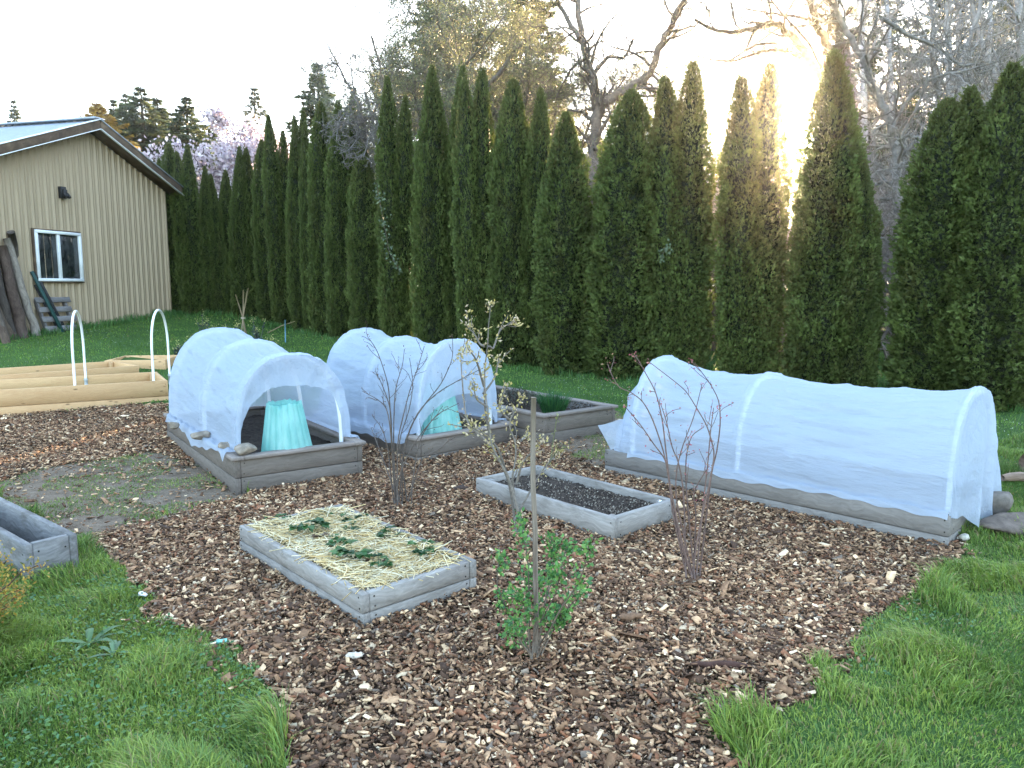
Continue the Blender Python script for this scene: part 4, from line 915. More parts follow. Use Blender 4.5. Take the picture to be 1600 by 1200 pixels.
# ------------------------------------------------------------------ garden shrubs in the mulch
def shrub(name, label, base_px, stems, r0, r1, col, side, budc, size, rng, cat='shrub', nb=1, spread=.006, depth=.25, wid=.55, group=None, mat='twig', tipn=1):
    b = G(*base_px); root = empty(name, b, 0, label, cat, group); mb = MB(); tips = []
    for st in stems:
        jx = rng.uniform(-9, 9); st = [(st[0][0] + jx, st[0][1] + rng.uniform(-6, 4)), (st[1][0] + jx * .5, st[1][1])] + list(st[2:]); n = len(st); dd = rng.normal() * depth; f0 = rng.normal() * .04
        P_ = np.array([PY(px, py, b[1] + f0 + dd * (i / max(1, n - 1)) + rng.normal() * .006) for i, (px, py) in enumerate(st)])
        t = np.arange(n); tt = sp(0, n - 1, (n - 1) * 4 + 1); P2 = np.stack([np.interp(tt, t, P_[:, k]) for k in range(3)], -1)
        for _ in range(2): P2[1:-1] = (P2[:-2] + 2 * P2[1:-1] + P2[2:]) / 4
        s = tt / (n - 1); rad = r0 * (1 - s) + r1 * s; tube(mb, P2 - b, rad, 6, np.array(col) * rng.uniform(.8, 1.25))
        tips += [(P2[-1] - b, nrm(P2[-1] - P2[-2]))] * 2
        for k in range(len(P2) // 2, len(P2), 3): tips.append((P2[k] - b, nrm(rng.normal(size=3))))
        num, ln = side
        for _ in range(num):
            k = int(rng.integers(len(P2) // 3, len(P2))); k = min(k, len(P2) - 2); tg = nrm(P2[k + 1] - P2[k - 1]); a = rng.normal(size=3); a = nrm(a - tg * (a @ tg)); L = ln * rng.uniform(.4, 1.2); d = nrm(tg * .75 + a * .6); q = [P2[k] - b]
            for _2 in range(4): d = nrm(d + rng.normal(size=3) * .18 + [0, 0, .05]); q.append(q[-1] + d * L / 4)
            tube(mb, q, sp(max(rad[k] * .55, r1), r1 * .8, 5), 4, np.array(col) * rng.uniform(.8, 1.25)); tips.append((q[-1], d)); tips.append((q[2], d))
    mb.build('stems', M[mat], root, use_gc=False)
    m = MB(); buds(m, tips, rng, budc, size, nb, spread, wid); m.build('leaves' if size > .015 else 'buds', M['leaf'], root, use_gc=False)
    return root
r8 = np.random.default_rng(8)
shrub('blueberry_bush', 'leafless many-stemmed bush in front of the middle white tunnel', (625, 792), [
    [(622, 792), (616, 740), (612, 690), (610, 645), (607, 600), (590, 548), (576, 528)], [(620, 792), (614, 720), (611, 640), (600, 608), (592, 590), (587, 582)], [(618, 790), (612, 730), (607, 640), (592, 625), (566, 611)],
    [(617, 792), (612, 757), (607, 702), (597, 668), (582, 650)], [(622, 790), (616, 700), (616, 625), (620, 598), (629, 572), (632, 545)], [(626, 792), (623, 690), (630, 650), (640, 610), (651, 580), (663, 541)],
    [(628, 792), (628, 720), (640, 667), (666, 628), (690, 600), (708, 560), (707, 525)], [(632, 792), (634, 700), (652, 643), (682, 614), (722, 591), (755, 575)], [(636, 792), (640, 757), (655, 686), (680, 648), (717, 630)],
    [(624, 790), (628, 740), (648, 690), (676, 655), (692, 642)], [(630, 792), (626, 740), (622, 690), (640, 640), (646, 600), (640, 560)], [(634, 790), (650, 740), (660, 715), (690, 700), (702, 686)], [(620, 790), (604, 740), (588, 690), (580, 668)]],
    .0050, .0018, (.10, .08, .068), (6, .12), [(.12, .06, .055), (.16, .10, .06)], .012, r8, nb=1, group='twiggy bushes planted in the bark mulch', depth=.16)
shrub('blueberry_bush', 'leafless reddish bush with pink buds in front of the long white tunnel', (1080, 908), [
    [(1074, 908), (1066, 870), (1050, 797), (1045, 745), (1037, 705), (1020, 655), (1005, 627), (985, 612), (967, 606), (955, 585), (949, 567)], [(1076, 908), (1060, 850), (1047, 760), (1040, 700), (1035, 655), (1025, 612), (1007, 580), (997, 562), (992, 555)],
    [(1086, 908), (1092, 840), (1105, 772), (1112, 737), (1117, 707), (1105, 665), (1090, 640), (1072, 610), (1040, 585), (1015, 566)], [(1084, 908), (1100, 800), (1112, 735), (1120, 707), (1126, 662), (1124, 625), (1107, 595), (1085, 567)],
    [(1075, 908), (1062, 850), (1044, 745), (1040, 717), (1022, 695), (1000, 662), (977, 636)], [(1078, 908), (1068, 850), (1055, 775), (1057, 732), (1067, 695), (1085, 650), (1097, 600)], [(1080, 908), (1072, 800), (1071, 745), (1072, 712), (1080, 680), (1100, 667)],
    [(1079, 908), (1072, 765), (1060, 720), (1050, 700), (1042, 660), (1032, 630)], [(1083, 908), (1095, 800), (1106, 725), (1110, 675), (1115, 637)], [(1082, 908), (1085, 850), (1088, 800), (1082, 770), (1100, 740), (1108, 728)]],
    .0046, .0017, (.13, .085, .072), (4, .10), [(.42, .10, .14), (.50, .20, .20), (.30, .09, .09), (.34, .20, .12)], .013, r8, nb=2, spread=.009, group='twiggy bushes planted in the bark mulch', depth=.14)
pale = [(.42, .33, .14), (.50, .42, .20), (.36, .30, .10), (.50, .40, .28)]
shrub('flowering_shrub', 'lanky shrub with pale yellow-cream leaf clusters behind the wooden stake', (822, 850), [
    [(824, 850), (815, 832), (808, 800), (803, 770), (800, 745), (806, 718), (806, 692), (796, 668), (797, 655), (806, 640), (816, 622)], [(806, 692), (816, 683), (824, 682)], [(820, 850), (806, 790), (795, 745), (784, 727), (767, 695), (764, 660), (757, 600), (758, 575)],
    [(812, 830), (800, 760), (785, 727), (767, 695), (757, 640), (757, 575), (762, 542), (763, 510), (767, 476)], [(762, 545), (770, 547), (780, 515), (802, 502)], [(762, 545), (752, 538), (742, 522), (732, 512)], [(767, 695), (750, 680), (732, 665), (726, 640), (721, 580), (720, 552)],
    [(795, 745), (780, 700), (760, 680), (735, 667)], [(758, 600), (745, 560), (731, 545)], [(757, 620), (775, 590), (780, 560)], [(810, 815), (830, 770), (850, 730), (875, 705)], [(805, 760), (815, 720), (850, 690)], [(757, 640), (742, 625), (740, 605)], [(800, 655), (785, 645), (778, 632)]],
    .0075, .0024, (.16, .14, .12), (4, .11), pale, .022, r8, nb=5, spread=.012, depth=.12, group='twiggy bushes planted in the bark mulch')
lg = [(.08, .20, .05), (.12, .27, .065), (.06, .16, .055), (.16, .28, .07)]
shrub('currant_bush', 'small leafy green bush around the foot of the wooden stake', (836, 1028), [
    [(834, 1028), (828, 960), (826, 880), (818, 840), (812, 820)], [(836, 1028), (846, 960), (860, 900), (866, 860), (862, 840)], [(838, 1028), (870, 960), (905, 910), (918, 870), (920, 856)], [(832, 1028), (810, 980), (790, 950), (775, 915), (780, 872)], [(832, 1028), (815, 1005), (803, 985), (800, 975)],
    [(838, 1028), (860, 985), (880, 960), (905, 930)], [(836, 1028), (840, 950), (838, 900)], [(840, 1028), (858, 990), (872, 970)], [(830, 1030), (818, 1025), (805, 1020)], [(836, 1028), (850, 930), (880, 880), (885, 855)], [(834, 1028), (838, 985), (868, 930), (875, 900)], [(830, 1028), (822, 960), (815, 930)]],
    .0036, .0016, (.13, .10, .075), (7, .06), lg, .019, r8, nb=8, spread=.012, depth=.12, wid=.85)
shrub('sapling', 'thin leafy sapling standing between the herb bed and the bare soil bed', (862, 728), [[(862, 728), (866, 690), (869, 660), (871, 648)], [(862, 728), (872, 705), (878, 700)]], .006, .003, (.14, .14, .07), (2, .05), [(.20, .24, .08), (.30, .28, .12)], .022, r8, nb=2, spread=.012, depth=.02)
b = G(838, 1024); t = PY(832.5, 621, b[1] - .02); m = MB(); s = sp(0, 1, 7)[:, None]; tube(m, np.r_[[[0, 0, -.1]], (t - b) * s + RNG.normal(size=(7, 3)) * .0018], .0098, 10, (1.8, 1.7, 1.55)); o = m.build('wooden_stake', M['wood_post'], smooth=False); o.location = b; tag(o, 'tall thin grey-brown wooden stake rising from the leafy green bush', 'stake')
# barberry at the left edge, seen as two yellow-orange sprays
yl = [(.42, .30, .055), (.50, .33, .07), (.28, .22, .05), (.40, .20, .05), (.14, .16, .04)]
bb = PY(-55, 1010, 2.75); rB = np.random.default_rng(77); root = empty('barberry_bush', (bb[0], bb[1], gz(bb[1])), 0, 'yellow-orange leaved bush poking in at the left edge in the grass', 'shrub'); mb = MB(); tips = []
for k in range(46):
    a = rB.uniform(0, 6.28); z = rB.uniform(.10, .48); d = np.array([math.cos(a), math.sin(a), 0]); q = [np.zeros(3)]; L = .26 * rB.uniform(.6, 1.05)
    if abs(z - .28) < .05: z += .1
    for s_ in sp(.2, 1, 6): q.append(d * L * s_ ** 1.3 + np.array([0, 0, z * s_ ** .6 + .0]) + rB.normal(size=3) * .008)
    q = np.array(q); tube(mb, q, sp(.006, .002, 7), 4, (.12, .07, .05))
    for j in range(3, 7):
        for _ in range(11): tips.append((q[j] + rB.normal(size=3) * .018, nrm(d + rB.normal(size=3) * .6 + [0, 0, .4])))
mb.build('stems', M['twig'], root, use_gc=False); m = MB(); buds(m, tips, rB, yl, .017, 3, .014, .5); m.build('leaves', M['leaf'], root, use_gc=False)

# ------------------------------------------------------------------ small plants
def strawberry(loc, s, seed, label):
    rs = np.random.default_rng(seed); m = MB(); n = 9
    for k in range(n):
        a = rs.uniform(0, 6.28); r = rs.uniform(.02, .055) * s; z = rs.uniform(.015, .045) * s; c = np.array([(.045, .12, .035), (.07, .16, .05), (.035, .09, .035)][rs.integers(0, 3)]) * rs.uniform(.8, 1.25)
        if k >= 7: c = np.array([.11, .07, .04]) * rs.uniform(.6, 1.1); z *= .3
        p = np.array([math.cos(a) * r, math.sin(a) * r, z]); tube(m, [(0, 0, -.01), p * .6 + [0, 0, .012], p], .0012, 4, c * .9)
        for da in (-1.0, 0, 1.0):
            d = np.array([math.cos(a + da), math.sin(a + da), rs.uniform(-.3, .2)])
            leaf_quads(p[None], d[None], np.array([[0, 0, 1.]]) + rs.normal(size=(1, 3)) * .25, [.036 * s * rs.uniform(.8, 1.2)], [.030 * s], np.tile(c, (1, 1)), m, .2)
            leaf_quads(p[None] + d * .008, (d + rs.normal(size=3) * .3)[None], np.array([[0, 0, 1.]]), [.026 * s], [.026 * s], np.tile(c * .85, (1, 1)), m, .3)
    o = m.build('strawberry_plant', M['leaf'], use_gc=False); o.location = loc; return tag(o, label, 'strawberry plant', 'strawberry plants in the straw')
zs = straw_r.ztop - .022
for k, (px, py, s, lab) in enumerate(((430, 816, .9, 'tiny strawberry plant in the back left corner of the straw'), (440, 812, .9, 'strawberry plant next to the back left corner one'), (505, 808, .7, 'strawberry leaf barely showing near the back edge of the straw'), (554, 815, 1.1, 'strawberry plant near the back right edge of the straw'), (486, 836, 1.6, 'largest strawberry plant with dark leaves left of centre'), (548, 830, .8, 'small strawberry plant in the middle of the straw'),
                                      (528, 852, 1.0, 'strawberry plant with dead brown leaves in the middle of the bed'), (610, 842, 1.2, 'strawberry plant on the right side of the straw'), (552, 874, 1.6, 'strawberry clump with brown centre toward the near edge'), (592, 884, 1.0, 'pale green strawberry plant closest to the near edge'), (660, 865, 1.3, 'bright green strawberry plant in the near right corner'))):
    strawberry(Pz(px, py, zs), s * .92, 200 + k, lab)
# straw mulch: loose stalks lying in the bed
rs = np.random.default_rng(91); m = MB(); n = 3400
W, L = straw_r.W, straw_r.L; u = rs.uniform(.05, W - .05, n); v = rs.uniform(.05, L - .05, n); a = rs.uniform(0, PI, n); ln = rs.uniform(.04, .17, n) * np.where(rs.uniform(size=n) < .12, 1.5, 1)
gap = np.ones(n, bool)
for (px, py, s) in ((486, 836, .05), (552, 874, .055), (528, 852, .035), (610, 842, .03), (660, 865, .03)):
    q = np.array(straw_r.M.inverted() @ Vector(Pz(px, py, zs))); gap &= (u - q[0]) ** 2 + (v - q[1]) ** 2 > s ** 2
zc = -.040 + .022 * fbm(np.stack([u * 8, v * 8], -1), 2, 3) + rs.uniform(0, .022, n)
edge = np.minimum(np.minimum(u, W - u), np.minimum(v, L - v)); zc += np.where(edge < .09, .016, 0)
for i in range(n):
    if not gap[i] and rs.uniform() < .85: continue
    d = np.array([math.cos(a[i]), math.sin(a[i]), rs.normal() * .10]); sd = np.array([-d[1], d[0], 0]); p = np.array([u[i], v[i], zc[i]]); b = rs.normal() * .08 * ln[i]
    c = np.array([(.74, .58, .30), (.80, .68, .42), (.64, .47, .22), (.84, .75, .54)][rs.integers(0, 4)]) * rs.uniform(.75, 1.15)
    P_ = np.array([p - d * ln[i] / 2, p + sd * b + [0, 0, .004], p + d * ln[i] / 2])
    if edge[i] > .07: 
        lo = .03; P_[:, 0] = np.clip(P_[:, 0], lo, W - lo); P_[:, 1] = np.clip(P_[:, 1], lo, L - lo)
    tube(m, P_, rs.uniform(.0013, .0027), 4, c)
tag(m.build('straw', M['straw'], M=straw_r.M, use_gc=False), 'loose yellow straw covering the low grey bed', None, None, 'stuff')
# pale grit and crumbs on the bare soil bed
def crumbs(r, n, seed, nm, lab, cols, z, smin=.004, smax=.012, box=None):
    rs = np.random.default_rng(seed); m = MB(); u = rs.uniform(.05, r.W - .05, n); v = rs.uniform(.05, r.L - .05, n); s = rs.uniform(smin, smax, n)
    if box: u = rs.uniform(box[0], box[1], n); v = rs.uniform(box[2], box[3], n)
    for i in range(n): board(m, (u[i], v[i], z + rs.uniform(-.006, .01)), (u[i] + s[i] * math.cos(i), v[i] + s[i] * math.sin(i), z + rs.uniform(-.006, .012)), s[i] * .7, s[i] * .6, bev=.002, col=np.array(cols[rs.integers(0, len(cols))]), vary=.3)
    tag(m.build(nm, M['chip'], M=r.M, use_gc=False), lab, None, None, 'stuff')
crumbs(soil_r, 2600, 5, 'soil_crumbs', 'pale crumbs scattered over the bare soil bed', [(.10, .078, .062), (.17, .135, .11), (.05, .038, .031), (.30, .26, .21), (.03, .022, .019), (.08, .06, .05)], -.049, .004, .011)
b = soil_r; m = MB(); board(m, (0, 0, 0), (.0, .004, .055), .018, .002, up=(1, 0, 0)); o = m.build('plant_label', M['pvc']); o.location = L2W(b, b.W - .10, .06, -.05); o.rotation_euler = (.2, .25, .3); tag(o, 'small white plastic plant label stuck in the bare soil bed', 'plant label')
# chives and herbs
def tuft(nm, loc, n, h, w, spread, lean, cols, seed, lab, cat, curve=.5):
    rs = np.random.default_rng(seed); m = MB(); a = rs.uniform(0, 6.28, n); r = spread * np.sqrt(rs.uniform(0, 1, n)); hh = h * rs.uniform(.55, 1.1, n); l = lean * (r / spread) * rs.uniform(.5, 1.5, n) * hh; cols = np.array(cols); c = cols[rs.integers(0, len(cols), n)] * rs.uniform(.75, 1.25, (n, 1))
    blades(m, np.stack([r * np.cos(a), r * np.sin(a), 0 * a - .01], -1), np.stack([np.cos(a), np.sin(a)], -1) * l[:, None], hh, np.full(n, w), c, rs)
    o = m.build(nm, M['blade'], use_gc=False); o.location = loc; return tag(o, lab, cat)
def blades(m, P, lean, h, w, c, rs):
    n = len(P); a = rs.uniform(0, PI, n); S = np.stack([np.cos(a), np.sin(a), 0 * a], -1) * (w / 2)[:, None]; l3 = np.c_[lean, np.zeros(n)]; Z = np.stack([0 * h, 0 * h, h], -1)
    A = P + l3 * .12 + Z * .38; B = P + l3 * .45 + Z * .75; T = P + l3 + Z * (.98 - .25 * np.clip(np.linalg.norm(lean, axis=1) / h, 0, 1.5))[:, None]
    V = np.stack([P - S * .8, P + S * .8, A + S, A - S, B + S * .7, B - S * .7, T], 1); k = np.arange(n)[:, None] * 7
    sh = np.array([.70, .70, .9, .9, 1.05, 1.05, 1.2])
    m.add(V.reshape(-1, 3), [np.concatenate([k + [0, 1, 2, 3], k + [3, 2, 4, 5]], 0), k + [5, 4, 6]], np.repeat(c, 7, 0))
tuft('chives', L2W(H_r, .30, .22, -.07), 520, .26, .006, .10, .55, [(.035, .11, .035), (.05, .15, .04), (.03, .09, .04)], 61, 'dense dark green clump of chives in the herb bed', 'chives')
def mat_herb(x, y, sx, sy, h, n, cols, seed, lab, nm='herb_plant'):
    rs = np.random.default_rng(seed); m = MB(); q = rs.normal(size=(n, 3)) * [.42, .42, .5]; q[:, 2] = np.abs(q[:, 2]); z = h * np.exp(-(q[:, 0] ** 2 + q[:, 1] ** 2)) * rs.uniform(.2, 1, n)
    P = np.stack([q[:, 0] * sx, q[:, 1] * sy, z], -1); cols = np.array(cols); c = cols[rs.integers(0, len(cols), n)] * rs.uniform(.7, 1.3, (n, 1))
    leaf_quads(P, rs.normal(size=(n, 3)) + [0, 0, .8], rdirs(n, rs), rs.uniform(.014, .03, n), rs.uniform(.008, .014, n), c, m)
    for i in range(0, n, 14): tube(m, [P[i] * [.8, .8, 0], P[i]], .0018, 3, (.08, .05, .04))
    o = m.build(nm, M['leaf'], use_gc=False); o.location = L2W(H_r, x, y, -.075); o.rotation_euler.z = math.atan2(H_r.b[1], H_r.b[0]); tag(o, lab, 'herb')
mat_herb(.45, .95, .34, .50, .17, 1500, [(.075, .06, .045), (.11, .085, .06), (.06, .07, .05), (.10, .10, .085)], 62, 'low brown-green woody herb mat behind the chives in the herb bed')
mat_herb(.70, .30, .22, .26, .09, 520, [(.14, .13, .12), (.09, .07, .055), (.20, .19, .18)], 63, 'sparse dry grey twiggy herb right of the chives')
# flowering brassica plants and tripod behind the leftmost tunnel
def bolted(px, py, h, seed, lab, yo=0):
    b = G(px, py); rs = np.random.default_rng(seed); root = empty('kale_plant', b, 0, lab, 'flowering plant', 'bolted flowering plants behind the tunnels'); m = MB(); lf = MB(); fl = MB()
    for k in range(6):
        d = nrm([rs.normal() * .22, rs.normal() * .22, 1]); L = h * rs.uniform(.6, 1); q = [np.zeros(3)]
        for _ in range(5): d = nrm(d + rs.normal(size=3) * .10 + [0, 0, .06]); q.append(q[-1] + d * L / 5)
        q = np.array(q); tube(m, q, sp(.010, .003, 6), 5, (.10, .12, .09)); n = 26; t = rs.uniform(.3, 4.8, n); kk = t.astype(int); P = q[kk] + (q[kk + 1] - q[kk]) * (t - kk)[:, None]
        leaf_quads(P, rs.normal(size=(n, 3)) + [0, 0, .2], rdirs(n, rs), rs.uniform(.05, .11, n) * (1.1 - t / 7), rs.uniform(.03, .05, n), np.array([(.05, .075, .06)]) * rs.uniform(.6, 1.6, (n, 1)), lf)
        n = 14; P = q[-1] + rs.normal(size=(n, 3)) * [.028, .028, .035]; leaf_quads(P, rdirs(n, rs), rdirs(n, rs), np.full(n, .020), np.full(n, .018), np.array([(.58, .55, .22)]) * rs.uniform(.5, 1.2, (n, 1)), fl)
    m.build('stems', M['twig'], root, use_gc=False); lf.build('leaves', M['leaf'], root, use_gc=False); fl.build('flowers', M['petal'], root, use_gc=False)
for a in ((322, 543, .62, 1, 'tallest bolted plant with cream flower heads left of the bamboo tripod'), (342, 546, .42, 2, 'shorter bolted plant with cream flowers between the tallest one and the tripod'), (368, 548, .62, 3, 'bushy bolted plant just left of the bamboo tripod'), (404, 549, .55, 4, 'bushy grey-green bolted plant just right of the bamboo tripod'),
          (300, 553, .30, 5, 'low bolted plant with cream flowers nearest the new pine planter'), (425, 556, .28, 6, 'low grey-green bolted plant right of the tripod group'), (281, 558, .22, 7, 'tiny cream-flowered plant at the left of the bolted plants')): bolted(*a)
b = G(381, 548); e = empty('bamboo_tripod', b, 0, 'tripod of pale bamboo canes tied near the top behind the leftmost tunnel', 'plant support')
knot = PY(380, 497, b[1]) - b
for (bx, by, tx, ty, dy) in ((371, 548, 388, 450, .1), (377, 552, 380, 453, -.12), (384, 549, 386, 455, .05), (391, 547, 368, 460, 0), (380, 545, 381, 456, .16)):
    f = G(bx, by) - b + [0, dy, 0]; f[2] = gz(b[1] + f[1], b[0] + f[0]) - b[2] - .03; tp = PY(tx, ty, b[1]) - b; mid = knot + RNG.normal(size=3) * .008
    m = MB(); tube(m, [f, f * .5 + mid * .5, mid, tp], [.011, .0105, .010, .009], 7, (.30, .235, .15)); m.build('cane', M['straw'], e, use_gc=False)
m = MB()
for k in range(4): a_ = sp(0, 2 * PI, 14); tube(m, np.stack([.035 * np.cos(a_), .035 * np.sin(a_), 0 * a_], -1) + knot + [0, 0, k * .008 - .01], .004, 5, (.4, .35, .27))
zz = b[2]; tube(m, [PY(373, 525, b[1]) - b, PY(389, 524, b[1]) - b], .004, 5, (.3, .25, .2)); m.build('twine', M['straw'], e, use_gc=False)
b = G(446, 535); m = MB(); tube(m, [(0, 0, -.05), PY(445.5, 500, b[1]) - b], .012, 7, (.10, .22, .30)); o = m.build('garden_stake', M['paint'], use_gc=False); o.location = b; tag(o, 'thin blue stake standing in the lawn before the hedge', 'stake')
m = MB(); tube(m, [PY(418, 520, b[1] - .1) - b, PY(440, 509, b[1]) - b, PY(461, 502, b[1] + .1) - b], [.012, .010, .006], 6, (.26, .20, .11)); o = m.build('cane', M['straw'], use_gc=False); o.location = b; tag(o, 'slanting tan cane tied across the blue stake', 'cane')
# log end poking in at the right
q0 = PY(1566, 747, 4.75); q1 = PY(1700, 757, 4.95); m = MB(); n = 12; s = sp(0, 1, n)[:, None]; pts = q0 * (1 - s) + q1 * s + np.c_[0 * s, 0 * s, .02 * np.sin(s * 7)] - q0; rad = np.r_[.020, .028, sp(.030, .048, n - 2)]; tube(m, pts, rad, 12, (1.7, 1.4, 1.2)); o = m.build('branch_log', M['wood_post'], smooth=True); o.location = q0; tag(o, 'smooth brown branch end poking in beside the long tunnel at the right edge', 'branch')
b = PY(1650, 800, 5.38); e = empty('log_pile', (b[0], b[1], gz(b[1])), 0, 'brown split log propping the branch at the right edge', 'log'); m = MB(); tube(m, [(-.22, 0, .10), (.5, .1, .10)], .11, 14, (1.3, 1.0, .85)); tube(m, [(-.18, .05, .28), (.5, .12, .28)], .085, 14, (1.2, .95, .8)); m.build('log', M['wood_post'], e)
# ------------------------------------------------------------------ bark mulch
def scatter(n, x0, x1, y0, y1, rng, dens):
    x = rng.uniform(x0, x1, n); y = rng.uniform(y0, y1, n)
    k = (np.abs(x) < y * .70 + .9) & (rng.uniform(0, 1, n) < dens(x, y)); x, y = x[k], y[k]
    k = ~in_rects(x, y, -.01); return x[k], y[k]
rc = np.random.default_rng(301)
def chips(x, y, big, rng, pal, prob):
    n = len(x); ln = rng.lognormal(math.log(.022), .45, n) * big; wd = ln * rng.uniform(.22, .62, n); th = rng.uniform(.0025, .006, n) * big
    yaw = rng.uniform(0, 2 * PI, n); pit = rng.normal(size=n) * .32; rol = rng.normal(size=n) * .40
    X_ = np.stack([np.cos(yaw) * np.cos(pit), np.sin(yaw) * np.cos(pit), np.sin(pit)], -1); Y0 = np.stack([-np.sin(yaw), np.cos(yaw), 0 * yaw], -1); Z0 = np.cross(X_, Y0); Y_ = Y0 * np.cos(rol)[:, None] + Z0 * np.sin(rol)[:, None]; Z_ = np.cross(X_, Y_)
    c0 = np.stack([x, y, ground_z(x, y) + rng.uniform(.002, .026, n)], -1); V = []
    for (sx, sy, sz) in ((-1, -1, -1), (1, -1, -1), (1, 1, -1), (-1, 1, -1), (-1, -1, 1), (1, -1, 1), (1, 1, 1), (-1, 1, 1)):
        jx = rng.uniform(.55, 1.0, n) * sx * ln / 2; jy = rng.uniform(.4, 1.0, n) * sy * wd / 2; bend = -np.abs(sx) * 0
        V.append(c0 + X_ * jx[:, None] + Y_ * jy[:, None] + Z_ * (sz * th / 2)[:, None])
    V = np.stack(V, 1); k = np.arange(n)[:, None] * 8
    F = np.concatenate([k + f for f in ([4, 5, 6, 7], [0, 1, 5, 4], [1, 2, 6, 5], [2, 3, 7, 6], [3, 0, 4, 7])], 0)
    pal = np.array(pal); c = pal[rng.choice(len(pal), n, p=prob)] * rng.uniform(.65, 1.35, (n, 1)) * (.86 + .75 * fbm(np.stack([x * 1.7, y * 1.7], -1), 3, 77))[:, None]
    m = MB(); m.add(V.reshape(-1, 3), F, np.repeat(c, 8, 0)); return m
PAL = [(.060, .032, .019), (.125, .066, .037), (.22, .122, .066), (.34, .205, .115), (.50, .34, .20), (.62, .47, .31), (.17, .072, .036), (.18, .135, .10)]
PR = [.15, .22, .24, .16, .09, .02, .08, .04]
x, y = scatter(620000, -7.5, 4.2, 1.9, 9.2, rc, lambda x, y: np.clip(3.6 / y, .30, 1.0))
rm, rd = regions(x, y); m2 = rm & (rc.uniform(0, 1, len(x)) < .95); k = m2 | (rd & (rc.uniform(0, 1, len(x)) < .05 + .10 * (fbm(np.stack([x * 2, y * 2], -1), 2, 4) > .55)))
# a few chips strayed over the lawn edge
wx, wy = warp(x, y, .30, 3.); stray = (~rm) & (inpoly(MULCH, wx, wy)) & (rc.uniform(0, 1, len(x)) < .10); k |= stray
x, y = x[k], y[k]; print('chips', len(x))
ob = chips(x, y, 1.0, rc, PAL, PR).build('bark_mulch', M['chip'], use_gc=False); tag(ob, 'brown bark and wood chip mulch covering the paths between the beds', None, None, 'stuff')
x, y = scatter(420000, -7.5, 4.2, 1.9, 9.2, rc, lambda x, y: np.clip(2.4 / y, .10, 1.0) ** 1.5); rm, rd = regions(x, y); x, y = x[rm], y[rm]; print('fines', len(x))
ob = chips(x, y, .42, rc, [(.05, .03, .02), (.10, .06, .038), (.19, .12, .075), (.30, .21, .14)], [.35, .3, .2, .15]).build('mulch_fines', M['chip'], use_gc=False); tag(ob, 'fine shreds and crumbs between the bark chips', None, None, 'stuff')
x, y = scatter(9000, -7.5, 4.2, 1.9, 9.2, rc, lambda x, y: np.clip(3.5 / y, .2, 1)); rm, rd = regions(x, y); x, y = x[rm], y[rm]
ob = chips(x, y, 2.0, rc, PAL, [.12, .2, .24, .2, .12, .03, .06, .03]).build('wood_chunks', M['chip'], use_gc=False); tag(ob, 'larger pale and dark wood pieces lying among the mulch', None, None, 'stuff')
def chunk(px, py, ln, wd, th, yaw, col, label, cat='bark piece'):
    b = G(px, py) + [0, 0, .03]; m = MB(); d = np.array([math.cos(yaw), math.sin(yaw), .04]); n = 7; s = sp(-.5, .5, n)[:, None]; P_ = d * ln * s + RNG.normal(size=(n, 3)) * .004
    tube(m, P_, wd * np.array([.45, .8, 1, .95, 1, .75, .4]) * (1 + RNG.uniform(-.15, .15, n)), 7, col); V = m.V[0]; V[:, 2] = V[:, 2] * (th / wd); o = m.build('bark_piece', M['chip'], use_gc=False); o.location = b; tag(o, label, cat)
chunk(1125, 1050, .22, .017, .012, -.05, (.06, .028, .020), 'long dark reddish bark strip lying in the mulch near the right lawn edge')
chunk(985, 974, .10, .022, .014, .25, (.17, .095, .055), 'orange-brown wood chunk on the mulch right of the leafy bush')
chunk(556, 1036, .06, .02, .010, .2, (.55, .48, .40), 'pale cream wood chunk on the mulch below the straw bed')
chunk(720, 770, .10, .03, .02, .1, (.055, .035, .028), 'dark bark slab in the mulch left of the bare soil bed')
chunk(222, 938, .075, .014, .006, -.9, (.62, .60, .58), 'white curled scrap at the mulch edge beside the left grass', 'scrap')
chunk(345, 1014, .04, .014, .008, .3, (.20, .45, .38), 'small mint green scrap at the left lawn edge', 'scrap')
chunk(1505, 848, .07, .022, .018, .3, (.42, .39, .33), 'small pale stone in the grass below the long tunnel end', 'stone')

